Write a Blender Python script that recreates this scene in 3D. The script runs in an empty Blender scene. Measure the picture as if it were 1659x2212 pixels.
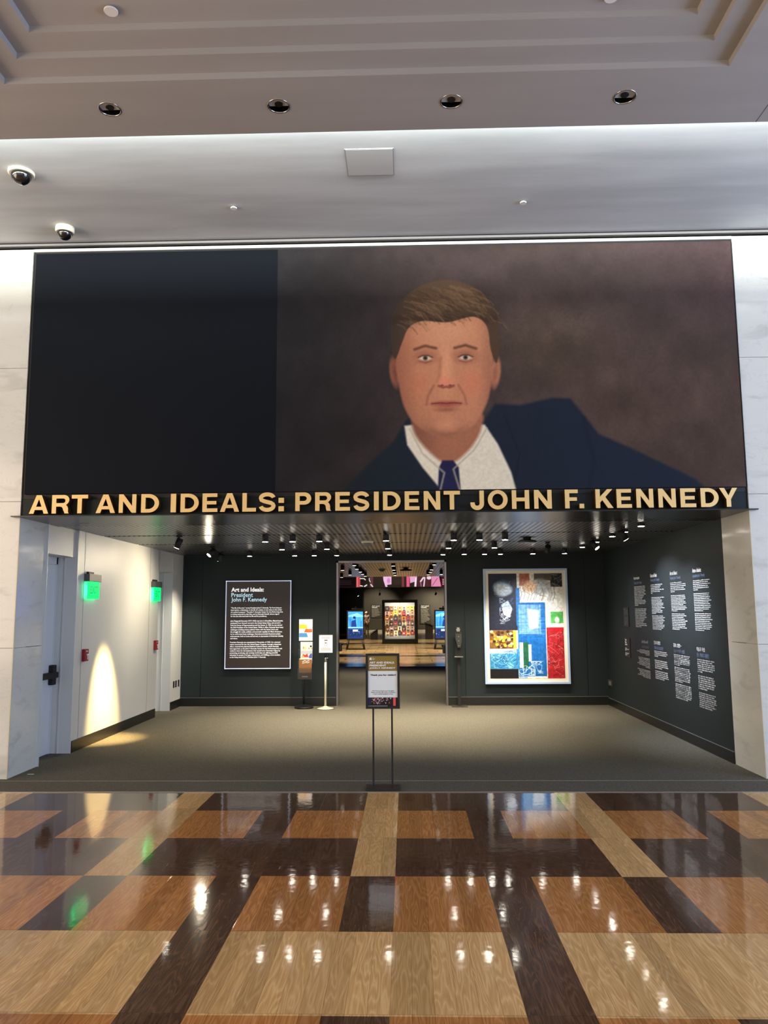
import bpy, math, random
import numpy as np
from mathutils import Vector, Matrix

PI = math.pi
sc = bpy.context.scene
COL = sc.collection
random.seed(7)

# ------------------------------------------------------------------ camera
cam_d = bpy.data.cameras.new('camera')
cam_d.sensor_fit = 'VERTICAL'
cam_d.sensor_height = 36.0
cam_d.lens = 36.0 * 1694.33 / 2212.0
cam_d.clip_start = 0.05
cam_d.clip_end = 300
cam = bpy.data.objects.new('camera', cam_d)
COL.objects.link(cam)
R_ = (0.99958429, 0.02807881, -0.00654354)
D_ = (-0.00997324, 0.1238023, -0.99225678)
F_ = (-0.02705129, 0.99190956, 0.12403087)
cam.matrix_world = Matrix(((R_[0], -D_[0], -F_[0], 0.0),
                           (R_[1], -D_[1], -F_[1], 0.0),
                           (R_[2], -D_[2], -F_[2], 1.79),
                           (0, 0, 0, 1)))
sc.camera = cam

# ------------------------------------------------------------------ view, world, side fill
sc.view_settings.view_transform = 'Standard'
sc.view_settings.look = 'None'
sc.view_settings.exposure = 0.0
sc.view_settings.gamma = 1.0
sc.view_settings.use_curve_mapping = False

def lin(c):
    out = []
    for v in c[:3]:
        v = v / 255.0
        out.append(v / 12.92 if v <= 0.04045 else ((v + 0.055) / 1.055) ** 2.4)
    return tuple(out) + (1.0,)

world = bpy.data.worlds.new('world')
sc.world = world
world.use_nodes = True
bg = world.node_tree.nodes['Background']
bg.inputs[0].default_value = lin((206, 206, 200))
bg.inputs[1].default_value = 1.6

def area(name, loc, target, sx, sy, power, color, spread=180):
    l = bpy.data.lights.new(name, 'AREA')
    l.shape = 'RECTANGLE'; l.size = sx; l.size_y = sy
    l.energy = power; l.color = lin(color)[:3]
    l.spread = math.radians(spread)
    o = bpy.data.objects.new(name, l)
    COL.objects.link(o)
    o.location = loc
    d = Vector(target) - Vector(loc)
    o.rotation_euler = d.to_track_quat('-Z', 'Y').to_euler()
    return o

# added fill lamps at the unseen sides, cool and warm (the walls stand at x = +-9.5)
area('side_fill', (9.3, 2.5, 2.9), (0, 2.6, 2.9), 7.0, 4.6, 860, (178, 205, 255))
area('side_fill', (-9.3, 1.5, 2.9), (0, 2.0, 2.9), 7.0, 4.6, 600, (255, 226, 196))
# linear cove lamp lying on the lip above the ceiling edge
area('cove_lamp', (-0.2, 6.20, 6.035), (-0.2, 7.2, 6.30), 17.0, 0.05, 520, (246, 252, 248))

# ------------------------------------------------------------------ helpers
MATS = {}
def mat(name, color, rough=0.6, metal=0.0, spec=0.5, coat=0.0, emit=None, estr=0.0, trans=0.0, bump=None, ior=None):
    if name in MATS:
        return MATS[name]
    m = bpy.data.materials.new(name)
    m.use_nodes = True
    b = m.node_tree.nodes['Principled BSDF']
    b.inputs['Base Color'].default_value = lin(color)
    b.inputs['Roughness'].default_value = rough
    b.inputs['Metallic'].default_value = metal
    b.inputs['Specular IOR Level'].default_value = spec
    b.inputs['Coat Weight'].default_value = coat
    b.inputs['Transmission Weight'].default_value = trans
    if ior: b.inputs['IOR'].default_value = ior
    if emit:
        b.inputs['Emission Color'].default_value = lin(emit)
        b.inputs['Emission Strength'].default_value = estr
    if bump:
        nt = m.node_tree
        tc = nt.nodes.new('ShaderNodeTexCoord')
        n = nt.nodes.new('ShaderNodeTexNoise'); n.inputs['Scale'].default_value = bump[0]
        n.inputs['Detail'].default_value = 3
        bp = nt.nodes.new('ShaderNodeBump'); bp.inputs['Strength'].default_value = bump[1]
        bp.inputs['Distance'].default_value = 0.01
        nt.links.new(tc.outputs['Object'], n.inputs['Vector'])
        nt.links.new(n.outputs['Fac'], bp.inputs['Height'])
        nt.links.new(bp.outputs['Normal'], b.inputs['Normal'])
    MATS[name] = m
    return m

def attr_mat(name, rough=0.6, emit=0.0, spec=0.3, base=1.0):
    """colour comes from the printed picture stored on the surface"""
    if name in MATS: return MATS[name]
    m = bpy.data.materials.new(name); m.use_nodes = True
    nt = m.node_tree; b = nt.nodes['Principled BSDF']
    a = nt.nodes.new('ShaderNodeVertexColor'); a.layer_name = 'Col'
    b.inputs['Roughness'].default_value = rough
    b.inputs['Specular IOR Level'].default_value = spec
    if base > 0:
        nt.links.new(a.outputs['Color'], b.inputs['Base Color'])
    else:
        b.inputs['Base Color'].default_value = (0.01, 0.01, 0.01, 1)
    if emit > 0:
        nt.links.new(a.outputs['Color'], b.inputs['Emission Color'])
        b.inputs['Emission Strength'].default_value = emit
    MATS[name] = m
    return m

class MB:
    def __init__(s):
        s.v = []; s.f = []; s.m = []; s.sm = []
    def face(s, idx, m=0, sm=False):
        s.f.append(tuple(idx)); s.m.append(m); s.sm.append(sm)
    def quad(s, a, b, c, d, m=0):
        n = len(s.v); s.v += [a, b, c, d]; s.face((n, n+1, n+2, n+3), m)
    def box(s, x0, x1, y0, y1, z0, z1, m=0, bev=0.0):
        if bev > 0:
            return s.bbox(x0, x1, y0, y1, z0, z1, bev, m)
        n = len(s.v)
        s.v += [(x0,y0,z0),(x1,y0,z0),(x1,y1,z0),(x0,y1,z0),(x0,y0,z1),(x1,y0,z1),(x1,y1,z1),(x0,y1,z1)]
        for q in ((3,2,1,0),(4,5,6,7),(0,1,5,4),(1,2,6,5),(2,3,7,6),(3,0,4,7)):
            s.face([n+i for i in q], m)
        return s
    def bbox(s, x0, x1, y0, y1, z0, z1, b, m=0):
        """box with chamfered edges"""
        import bmesh
        bm = bmesh.new()
        bmesh.ops.create_cube(bm, size=1)
        for v in bm.verts:
            v.co = Vector(((x0+x1)/2 + v.co.x*(x1-x0), (y0+y1)/2 + v.co.y*(y1-y0), (z0+z1)/2 + v.co.z*(z1-z0)))
        bmesh.ops.bevel(bm, geom=list(bm.edges), offset=b, segments=2, affect='EDGES', profile=0.5)
        n = len(s.v)
        bm.verts.index_update()
        s.v += [tuple(v.co) for v in bm.verts]
        for f in bm.faces: s.face([n + v.index for v in f.verts], m)
        bm.free()
        return s
    def lathe(s, c, prof, seg=24, m=0, axis='Z', sm=True, cap=True):
        """prof = [(r, h)...] round an axis through c"""
        n0 = len(s.v)
        for r, h in prof:
            for k in range(seg):
                a = 2*PI*k/seg
                u, w = r*math.cos(a), r*math.sin(a)
                if axis == 'Z': p = (c[0]+u, c[1]+w, c[2]+h)
                elif axis == 'Y': p = (c[0]+u, c[1]+h, c[2]+w)
                else: p = (c[0]+h, c[1]+u, c[2]+w)
                s.v.append(p)
        for i in range(len(prof)-1):
            for k in range(seg):
                a = n0+i*seg+k; b = n0+i*seg+(k+1) % seg
                s.face((a, b, b+seg, a+seg), m, sm)
        if cap:
            s.face([n0+k for k in range(seg)][::-1], m)
            s.face([n0+(len(prof)-1)*seg+k for k in range(seg)], m)
        return s
    def rod(s, a, b, r, seg=12, m=0, r2=None):
        a = Vector(a); b = Vector(b); d = (b-a).normalized()
        u = d.orthogonal().normalized(); w = d.cross(u)
        if r2 is None: r2 = r
        n = len(s.v)
        for p, rr in ((a, r), (b, r2)):
            for k in range(seg):
                t = 2*PI*k/seg
                s.v.append(tuple(p + u*rr*math.cos(t) + w*rr*math.sin(t)))
        for k in range(seg):
            s.face((n+k, n+(k+1) % seg, n+seg+(k+1) % seg, n+seg+k), m, True)
        s.face([n+k for k in range(seg)][::-1], m); s.face([n+seg+k for k in range(seg)], m)
        return s
    def prism(s, pts, fn, t, m=0):
        """flat outline pts [(u,v)] mapped with fn(u,v,w), thickness t"""
        n = len(s.v); k = len(pts)
        s.v += [fn(u, v, 0) for u, v in pts] + [fn(u, v, t) for u, v in pts]
        s.face(range(n, n+k), m); s.face(list(range(n+k, n+2*k))[::-1], m)
        for i in range(k):
            j = (i+1) % k
            s.face((n+i, n+k+i, n+k+j, n+j), m)
        return s
    def mesh(s, name, mats):
        me = bpy.data.meshes.new(name)
        me.from_pydata(s.v, [], s.f)
        if not isinstance(mats, (list, tuple)): mats = [mats]
        for x in mats: me.materials.append(x)
        me.polygons.foreach_set('material_index', s.m)
        me.polygons.foreach_set('use_smooth', s.sm)
        me.validate(); me.update()
        return me
    def build(s, name, mats, parent=None, fixn=True):
        me = s.mesh(name, mats)
        if fixn:
            import bmesh
            bm = bmesh.new(); bm.from_mesh(me)
            bmesh.ops.recalc_face_normals(bm, faces=bm.faces)
            bm.to_mesh(me); bm.free()
        return link(name, me, parent)

def link(name, me, parent=None):
    o = bpy.data.objects.new(name, me)
    COL.objects.link(o)
    if parent is not None: attach(o, parent)
    return o

WL = {}
def wloc(p):
    return WL.get(p.name, Vector((0, 0, 0)))
def attach(o, parent):
    """meshes are written in world coordinates: take the parent's place off"""
    o.parent = parent
    o.location = Vector(o.location) - wloc(parent)
    WL[o.name] = Vector((0, 0, 0)) if o.type != 'EMPTY' else wloc(parent)
    # a child mesh written in world coords sits at -parent; its own children need no shift
    return o

def thing(name, label, cat, loc=(0, 0, 0), group=None):
    o = bpy.data.objects.new(name, None)
    o.empty_display_size = 0.1
    COL.objects.link(o)
    o.location = loc
    WL[o.name] = Vector(loc)
    o['label'] = label; o['category'] = cat
    if group: o['group'] = group
    return o

def tag(o, label, cat, group=None, kind=None):
    o['label'] = label; o['category'] = cat
    if group: o['group'] = group
    if kind: o['kind'] = kind
    return o

def struct(o, label=None):
    o['kind'] = 'structure'
    if label: o['label'] = label
    return o

def spot(parent, loc, target, power, color, angle=60, blend=0.6, radius=0.035, name='lamp'):
    l = bpy.data.lights.new(name, 'SPOT')
    l.energy = power; l.color = lin(color)[:3]
    l.spot_size = math.radians(angle); l.spot_blend = blend; l.shadow_soft_size = radius
    o = bpy.data.objects.new(name, l); COL.objects.link(o)
    d = Vector(target) - Vector(loc)
    o.rotation_euler = d.to_track_quat('-Z', 'Y').to_euler()
    o.location = loc
    if parent is not None: attach(o, parent)
    return o

# --- wall frames: u to the right as seen, v up, w out of the wall towards the viewer
def on_back(y):  return lambda u, v, w=0: (u, y - w, v)          # wall facing the camera
def on_right(x): return lambda u, v, w=0: (x - w, -u, v)         # wall facing left, u = -Y
def on_left(x):  return lambda u, v, w=0: (x + w, u, v)          # wall facing right, u = +Y

def bake(ob, mods=False):
    """turn a curve or a modified object into a plain mesh"""
    if not mods:
        return bpy.data.meshes.new_from_object(ob)
    COL.objects.link(ob)
    return bpy.data.meshes.new_from_object(ob.evaluated_get(bpy.context.evaluated_depsgraph_get()))

def text_mesh(body, bold=0.0, align='LEFT', shear=0.0, res=2, space=1.0, line=1.0):
    cu = bpy.data.curves.new('writing', 'FONT')
    cu.body = body; cu.align_x = align; cu.offset = bold; cu.shear = shear
    cu.resolution_u = res; cu.space_character = space; cu.space_line = line
    ob = bpy.data.objects.new('writing', cu)
    me = bake(ob)
    vs = np.zeros(len(me.vertices)*3); me.vertices.foreach_get('co', vs)
    fs = [tuple(p.vertices) for p in me.polygons]
    bpy.data.objects.remove(ob); bpy.data.curves.remove(cu); bpy.data.meshes.remove(me)
    return vs.reshape(-1, 3), fs

def write(mb, body, u0, u1, v0, v1, fn, w=0.002, m=0, keep=False, **kw):
    """fit the text into the rectangle; keep = keep its own proportions (left aligned)"""
    vs, fs = text_mesh(body, **kw)
    if len(vs) == 0: return
    a = vs.min(0); b = vs.max(0)
    sx = (u1-u0)/max(b[0]-a[0], 1e-6); sy = (v1-v0)/max(b[1]-a[1], 1e-6)
    if keep: sx = sy
    n = len(mb.v)
    for x, y, z in vs:
        mb.v.append(fn(u0+(x-a[0])*sx, v0+(y-a[1])*sy, w))
    for f in fs: mb.face([n+i for i in f], m)

# --- painting: a small canvas that is stored on a surface grid
class Canvas:
    def __init__(s, u0, u1, v0, v1, nx, color):
        s.u0, s.u1, s.v0, s.v1 = u0, u1, v0, v1
        s.nx = nx; s.ny = max(2, int(round(nx*(v1-v0)/(u1-u0))))
        U = np.linspace(u0, u1, s.nx); V = np.linspace(v0, v1, s.ny)
        s.U, s.V = np.meshgrid(U, V)
        s.px = (u1-u0)/s.nx
        s.a = np.zeros((s.ny, s.nx, 3)); s.a[:] = np.array(color[:3], float)
        s.rng = np.random.RandomState(5)
    def mix(s, mask, color):
        mask = np.clip(mask, 0, 1)[..., None]
        s.a = s.a*(1-mask) + np.array(color[:3], float)*mask
    def sd(s, pts):
        P = np.array(pts, float); d = np.full(s.U.shape, 1e9); ins = np.zeros(s.U.shape, bool)
        for i in range(len(P)):
            x0, y0 = P[i]; x1, y1 = P[(i+1) % len(P)]
            ex, ey = x1-x0, y1-y0; L = ex*ex+ey*ey + 1e-12
            t = np.clip(((s.U-x0)*ex+(s.V-y0)*ey)/L, 0, 1)
            d = np.minimum(d, np.hypot(s.U-x0-t*ex, s.V-y0-t*ey))
            c = ((y0 > s.V) != (y1 > s.V))
            if abs(ey) > 1e-12:
                ins ^= c & (s.U < (s.V-y0)*ex/ey + x0)
        return np.where(ins, -d, d)
    def poly(s, pts, color, soft=None, smooth=0, alpha=1.0):
        if smooth: pts = spline(pts, smooth)
        soft = soft or s.px
        s.mix(alpha*(0.5 - s.sd(pts)/(2*soft)), color)
    def ell(s, cx, cy, rx, ry, color, soft=None, rot=0.0, alpha=1.0):
        soft = soft or s.px
        c, n = math.cos(rot), math.sin(rot)
        x = (s.U-cx)*c+(s.V-cy)*n; y = -(s.U-cx)*n+(s.V-cy)*c
        r = np.hypot(x/rx, y/ry)
        s.mix(alpha*(0.5-(r-1)*min(rx, ry)/(2*soft)), color)
    def rect(s, u0, u1, v0, v1, color, soft=None, alpha=1.0):
        s.poly([(u0, v0), (u1, v0), (u1, v1), (u0, v1)], color, soft, 0, alpha)
    def line(s, pts, wd, color, soft=None, alpha=1.0):
        d = np.full(s.U.shape, 1e9)
        for (x0, y0), (x1, y1) in zip(pts, pts[1:]):
            ex, ey = x1-x0, y1-y0; L = ex*ex+ey*ey+1e-12
            t = np.clip(((s.U-x0)*ex+(s.V-y0)*ey)/L, 0, 1)
            d = np.minimum(d, np.hypot(s.U-x0-t*ex, s.V-y0-t*ey))
        soft = soft or s.px
        s.mix(alpha*(0.5-(d-wd/2)/(2*soft)), color)
    def noise(s, scale_u, scale_v, amount, mask=None):
        """value noise that mottles the colour"""
        gu = max(2, int((s.u1-s.u0)/scale_u)+2); gv = max(2, int((s.v1-s.v0)/scale_v)+2)
        g = s.rng.rand(gv, gu)
        x = (s.U-s.u0)/(s.u1-s.u0)*(gu-1.001); y = (s.V-s.v0)/(s.v1-s.v0)*(gv-1.001)
        i = x.astype(int); j = y.astype(int); fx = x-i; fy = y-j
        fx = fx*fx*(3-2*fx); fy = fy*fy*(3-2*fy)
        n = (g[j, i]*(1-fx)+g[j, i+1]*fx)*(1-fy)+(g[j+1, i]*(1-fx)+g[j+1, i+1]*fx)*fy
        n = (n-0.5)*2*amount
        if mask is not None: n = n*np.clip(mask, 0, 1)
        s.a = np.clip(s.a*(1+n[..., None]), 0, 255)
    def build(s, name, fn, m, parent=None, w=0.0):
        lins = s.a/255.0
        lins = np.where(lins <= 0.04045, lins/12.92, ((lins+0.055)/1.055)**2.4)
        vs = [fn(u, v, w) for u, v in zip(s.U.ravel().tolist(), s.V.ravel().tolist())]
        nx, ny = s.nx, s.ny
        j, i = np.meshgrid(np.arange(ny-1), np.arange(nx-1), indexing='ij')
        a = (j*nx+i).ravel()
        F = np.stack([a, a+1, a+nx+1, a+nx], 1)
        me = bpy.data.meshes.new(name)
        me.from_pydata(vs, [], F.tolist())
        ca = me.color_attributes.new('Col', 'FLOAT_COLOR', 'POINT')
        buf = np.ones((nx*ny, 4), np.float32); buf[:, :3] = lins.reshape(-1, 3)
        ca.data.foreach_set('color', buf.ravel())
        me.materials.append(m)
        me.update()
        return link(name, me, parent)

def spline(pts, n=6):
    P = [np.array(p, float) for p in pts]; out = []
    k = len(P)
    for i in range(k):
        p0, p1, p2, p3 = P[i-1], P[i], P[(i+1) % k], P[(i+2) % k]
        for t in np.linspace(0, 1, n, endpoint=False):
            out.append(tuple(0.5*((2*p1)+(-p0+p2)*t+(2*p0-5*p1+4*p2-p3)*t*t+(-p0+3*p1-3*p2+p3)*t**3)))
    return out

# ------------------------------------------------------------------ materials
def N(nt, t, **kw):
    n = nt.nodes.new(t)
    for k, v in kw.items(): setattr(n, k, v)
    return n

def wood(name, c1, c2, c3):
    m = bpy.data.materials.new(name); m.use_nodes = True
    nt = m.node_tree; L = nt.links.new; b = nt.nodes['Principled BSDF']
    tc = N(nt, 'ShaderNodeTexCoord'); sep = N(nt, 'ShaderNodeSeparateXYZ'); L(tc.outputs['Object'], sep.inputs[0])
    def mth(op, a, bb=None, c=None):
        x = N(nt, 'ShaderNodeMath', operation=op)
        for i, q in enumerate((a, bb, c)):
            if q is None: continue
            if isinstance(q, (int, float)): x.inputs[i].default_value = q
            else: L(q, x.inputs[i])
        return x.outputs[0]
    px = mth('DIVIDE', mth('ADD', sep.outputs[0], 0.3965), 0.1016)
    py = mth('DIVIDE', mth('SUBTRACT', sep.outputs[1], 5.576), 0.9144)
    ix = mth('FLOOR', px); iy = mth('FLOOR', py)
    cmb = N(nt, 'ShaderNodeCombineXYZ'); L(ix, cmb.inputs[0]); L(iy, cmb.inputs[1])
    wn = N(nt, 'ShaderNodeTexWhiteNoise', noise_dimensions='3D'); L(cmb.outputs[0], wn.inputs['Vector'])
    # grain coordinates: long in Y, shifted per plank
    gx = mth('ADD', sep.outputs[0], mth('MULTIPLY', wn.outputs['Value'], 37.0))
    gy = mth('ADD', sep.outputs[1], mth('MULTIPLY', wn.outputs['Value'], 13.0))
    gv = N(nt, 'ShaderNodeCombineXYZ'); L(mth('MULTIPLY', gx, 10.0), gv.inputs[0]); L(mth('MULTIPLY', gy, 1.1), gv.inputs[1])
    n1 = N(nt, 'ShaderNodeTexNoise'); n1.inputs['Scale'].default_value = 1.0; n1.inputs['Detail'].default_value = 2.0
    n1.inputs['Roughness'].default_value = 0.5
    L(gv.outputs[0], n1.inputs['Vector'])
    # contour lines of the noise read as cathedral grain
    rings = mth('FRACT', mth('MULTIPLY', n1.outputs['Fac'], 14.0))
    rings = mth('POWER', mth('ABSOLUTE', mth('SUBTRACT', mth('MULTIPLY', rings, 2.0), 1.0)), 2.2)
    gv2 = N(nt, 'ShaderNodeCombineXYZ'); L(mth('MULTIPLY', gx, 150.0), gv2.inputs[0]); L(mth('MULTIPLY', gy, 5.0), gv2.inputs[1])
    n2 = N(nt, 'ShaderNodeTexNoise'); n2.inputs['Scale'].default_value = 1.0; n2.inputs['Detail'].default_value = 3.0
    L(gv2.outputs[0], n2.inputs['Vector'])
    fac = mth('ADD', mth('MULTIPLY', rings, 0.40), mth('MULTIPLY', n2.outputs['Fac'], 0.80))
    cr = N(nt, 'ShaderNodeValToRGB'); L(fac, cr.inputs[0])
    e = cr.color_ramp.elements
    e[0].position = 0.12; e[0].color = lin(c1); e[1].position = 0.92; e[1].color = lin(c3)
    x = e.new(0.5); x.color = lin(c2)
    hsv = N(nt, 'ShaderNodeHueSaturation'); L(cr.outputs[0], hsv.inputs['Color'])
    L(mth('ADD', mth('MULTIPLY', wn.outputs['Value'], 0.34), 0.83), hsv.inputs['Value'])
    # dark joints between planks
    ex = mth('ABSOLUTE', mth('SUBTRACT', mth('FRACT', px), 0.5))
    ey = mth('ABSOLUTE', mth('SUBTRACT', mth('FRACT', py), 0.5))
    j = mth('MAXIMUM', mth('GREATER_THAN', ex, 0.492), mth('GREATER_THAN', ey, 0.4988))
    mx = N(nt, 'ShaderNodeMixRGB'); L(mth('MULTIPLY', j, 0.55), mx.inputs[0]); L(hsv.outputs[0], mx.inputs[1])
    mx.inputs[2].default_value = lin((30, 20, 12))
    L(mx.outputs[0], b.inputs['Base Color'])
    b.inputs['Roughness'].default_value = 0.065
    b.inputs['Specular IOR Level'].default_value = 0.5
    # polished but slightly wavy
    n3 = N(nt, 'ShaderNodeTexNoise'); n3.inputs['Scale'].default_value = 14.0; n3.inputs['Detail'].default_value = 1.5
    L(tc.outputs['Object'], n3.inputs['Vector'])
    hh = mth('SUBTRACT', mth('ADD', mth('MULTIPLY', n3.outputs['Fac'], 0.5), mth('MULTIPLY', wn.outputs['Value'], 0.08)), mth('MULTIPLY', j, 0.6))
    bp = N(nt, 'ShaderNodeBump'); bp.inputs['Strength'].default_value = 0.10; bp.inputs['Distance'].default_value = 0.008
    L(hh, bp.inputs['Height']); L(bp.outputs['Normal'], b.inputs['Normal'])
    return m

W_LIGHT = wood('light_oak', (170, 130, 82), (200, 160, 106), (218, 182, 128))
W_MED = wood('golden_oak', (138, 90, 48), (174, 118, 66), (194, 140, 86))
W_DARK = wood('dark_walnut', (58, 41, 29), (84, 61, 45), (104, 79, 60))

def carpet_mat():
    m = bpy.data.materials.new('carpet'); m.use_nodes = True
    nt = m.node_tree; L = nt.links.new; b = nt.nodes['Principled BSDF']
    tc = N(nt, 'ShaderNodeTexCoord')
    mp = N(nt, 'ShaderNodeMapping'); mp.inputs['Scale'].default_value = (1.0, 2.2, 1.0); L(tc.outputs['Object'], mp.inputs[0])
    n = N(nt, 'ShaderNodeTexNoise'); n.inputs['Scale'].default_value = 60; n.inputs['Detail'].default_value = 4
    n.inputs['Roughness'].default_value = 0.8
    L(mp.outputs[0], n.inputs['Vector'])
    cr = N(nt, 'ShaderNodeValToRGB'); L(n.outputs['Fac'], cr.inputs[0])
    e = cr.color_ramp.elements
    e[0].position = 0.33; e[0].color = lin((60, 57, 50)); e[1].position = 0.67; e[1].color = lin((118, 113, 101))
    L(cr.outputs[0], b.inputs['Base Color'])
    b.inputs['Roughness'].default_value = 0.95; b.inputs['Specular IOR Level'].default_value = 0.1
    bp = N(nt, 'ShaderNodeBump'); bp.inputs['Strength'].default_value = 0.4; bp.inputs['Distance'].default_value = 0.01
    L(n.outputs['Fac'], bp.inputs['Height']); L(bp.outputs['Normal'], b.inputs['Normal'])
    return m
CARPET = carpet_mat()

def marble_mat():
    m = bpy.data.materials.new('white_marble'); m.use_nodes = True
    nt = m.node_tree; L = nt.links.new; b = nt.nodes['Principled BSDF']
    tc = N(nt, 'ShaderNodeTexCoord')
    mp = N(nt, 'ShaderNodeMapping'); mp.inputs['Rotation'].default_value = (0.3, 0.9, 0.2); mp.inputs['Scale'].default_value = (1.0, 1.0, 3.0)
    L(tc.outputs['Object'], mp.inputs[0])
    n = N(nt, 'ShaderNodeTexNoise'); n.inputs['Scale'].default_value = 2.2; n.inputs['Detail'].default_value = 7
    n.inputs['Distortion'].default_value = 0.7
    L(mp.outputs[0], n.inputs['Vector'])
    cr = N(nt, 'ShaderNodeValToRGB'); L(n.outputs['Fac'], cr.inputs[0])
    e = cr.color_ramp.elements
    e[0].position = 0.30; e[0].color = lin((190, 190, 182)); e[1].position = 0.45; e[1].color = lin((207, 207, 199))
    x = e.new(0.495); x.color = lin((208, 208, 200))
    x = e.new(0.505); x.color = lin((199, 199, 191))
    x = e.new(0.515); x.color = lin((208, 208, 200))
    L(cr.outputs[0], b.inputs['Base Color'])
    b.inputs['Roughness'].default_value = 0.16
    return m
MARBLE = marble_mat()

def ribbed_mat():
    """dark metal ceiling pans with fine ribs running away from the entrance"""
    m = bpy.data.materials.new('ribbed_dark_metal'); m.use_nodes = True
    nt = m.node_tree; L = nt.links.new; b = nt.nodes['Principled BSDF']
    tc = N(nt, 'ShaderNodeTexCoord'); sep = N(nt, 'ShaderNodeSeparateXYZ'); L(tc.outputs['Object'], sep.inputs[0])
    def mth(op, a, bb=None):
        x = N(nt, 'ShaderNodeMath', operation=op)
        for i, q in enumerate((a, bb)):
            if q is None: continue
            if isinstance(q, (int, float)): x.inputs[i].default_value = q
            else: L(q, x.inputs[i])
        return x.outputs[0]
    fx = mth('FRACT', mth('DIVIDE', sep.outputs[0], 0.072))
    st = mth('GREATER_THAN', mth('ABSOLUTE', mth('SUBTRACT', fx, 0.5)), 0.27)
    mx = N(nt, 'ShaderNodeMixRGB'); L(st, mx.inputs[0])
    mx.inputs[1].default_value = lin((168, 166, 164)); mx.inputs[2].default_value = lin((22, 22, 23))
    L(mx.outputs[0], b.inputs['Base Color'])
    b.inputs['Metallic'].default_value = 0.9; b.inputs['Roughness'].default_value = 0.3
    bp = N(nt, 'ShaderNodeBump'); bp.inputs['Strength'].default_value = 0.3; bp.inputs['Distance'].default_value = 0.004
    L(st, bp.inputs['Height']); bp.invert = True
    L(bp.outputs['Normal'], b.inputs['Normal'])
    return m
RIBBED = ribbed_mat()

def plaster_mat(name, c1, c2, rough=0.75):
    m = bpy.data.materials.new(name); m.use_nodes = True
    nt = m.node_tree; L = nt.links.new; b = nt.nodes['Principled BSDF']
    tc = N(nt, 'ShaderNodeTexCoord')
    mp = N(nt, 'ShaderNodeMapping'); mp.inputs['Scale'].default_value = (0.35, 2.2, 1.0); L(tc.outputs['Object'], mp.inputs[0])
    n = N(nt, 'ShaderNodeTexNoise'); n.inputs['Scale'].default_value = 1.6; n.inputs['Detail'].default_value = 5
    L(mp.outputs[0], n.inputs['Vector'])
    cr = N(nt, 'ShaderNodeValToRGB'); L(n.outputs['Fac'], cr.inputs[0])
    e = cr.color_ramp.elements
    e[0].position = 0.35; e[0].color = lin(c1); e[1].position = 0.65; e[1].color = lin(c2)
    L(cr.outputs[0], b.inputs['Base Color'])
    b.inputs['Roughness'].default_value = rough
    return m
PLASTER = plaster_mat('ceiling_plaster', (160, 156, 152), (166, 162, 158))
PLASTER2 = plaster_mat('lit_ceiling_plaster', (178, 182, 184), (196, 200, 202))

def hall_floor_mat():
    m = bpy.data.materials.new('polished_plank_floor'); m.use_nodes = True
    nt = m.node_tree; L = nt.links.new; b = nt.nodes['Principled BSDF']
    tc = N(nt, 'ShaderNodeTexCoord')
    br = N(nt, 'ShaderNodeTexBrick'); L(tc.outputs['Object'], br.inputs['Vector'])
    br.inputs['Color1'].default_value = lin((150, 130, 104)); br.inputs['Color2'].default_value = lin((180, 160, 130))
    br.inputs['Mortar'].default_value = lin((104, 88, 70))
    br.inputs['Scale'].default_value = 1.0; br.inputs['Brick Width'].default_value = 0.9; br.inputs['Row Height'].default_value = 0.9
    br.inputs['Mortar Size'].default_value = 0.02
    L(br.outputs['Color'], b.inputs['Base Color'])
    b.inputs['Roughness'].default_value = 0.2
    return m

DARKWALL = mat('charcoal_wall_paint', (36, 44, 46), 0.55, spec=0.25, bump=(220, 0.02))
WHITEWALL = mat('white_wall_paint', (205, 203, 196), 0.45, spec=0.4)
BLACK = mat('black_paint', (14, 14, 14), 0.45)
MATTEBLACK = mat('matte_black_metal', (16, 16, 17), 0.6)
BASEB = mat('black_baseboard', (26, 25, 24), 0.35)
WHITE = mat('white_plastic', (225, 224, 220), 0.5)
CREAM = mat('cream_plastic', (226, 218, 196), 0.5)
CHROME = mat('chrome_reflector', (190, 188, 182), 0.18, metal=1.0)
STEEL = mat('brushed_steel', (150, 142, 138), 0.3, metal=1.0)
GOLD = mat('gold_letter_face', (232, 196, 128), 0.42, metal=0.25, bump=(160, 0.05))
GOLDSIDE = mat('gold_letter_return', (132, 92, 46), 0.35, metal=0.8)
FASCIA = mat('fascia_dark', (27, 33, 34), 0.5, spec=0.2)
INK_W = mat('white_vinyl', (236, 238, 240), 0.6)
INK_B = mat('blue_grey_vinyl', (110, 128, 168), 0.6)
INK_K = mat('black_ink', (22, 22, 24), 0.6)
PAPER = mat('white_paper', (232, 232, 230), 0.6)
LIT = mat('lamp_face', (255, 255, 255), 0.5, emit=(255, 246, 230), estr=45.0)
RED = mat('red_plastic', (140, 14, 22), 0.4)
SMOKED = mat('smoked_dome', (10, 10, 12), 0.06, coat=1.0)
def clear(name, color=(255, 255, 255), rough=0.02):
    m = bpy.data.materials.new(name); m.use_nodes = True
    nt = m.node_tree; nt.nodes.remove(nt.nodes['Principled BSDF'])
    out = nt.nodes['Material Output']
    t = nt.nodes.new('ShaderNodeBsdfTransparent'); t.inputs[0].default_value = lin(color)
    g = nt.nodes.new('ShaderNodeBsdfGlossy'); g.inputs['Roughness'].default_value = rough
    f = nt.nodes.new('ShaderNodeFresnel'); f.inputs[0].default_value = 1.45
    mx = nt.nodes.new('ShaderNodeMixShader')
    nt.links.new(f.outputs[0], mx.inputs[0]); nt.links.new(t.outputs[0], mx.inputs[1]); nt.links.new(g.outputs[0], mx.inputs[2])
    nt.links.new(mx.outputs[0], out.inputs['Surface'])
    return m
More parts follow.
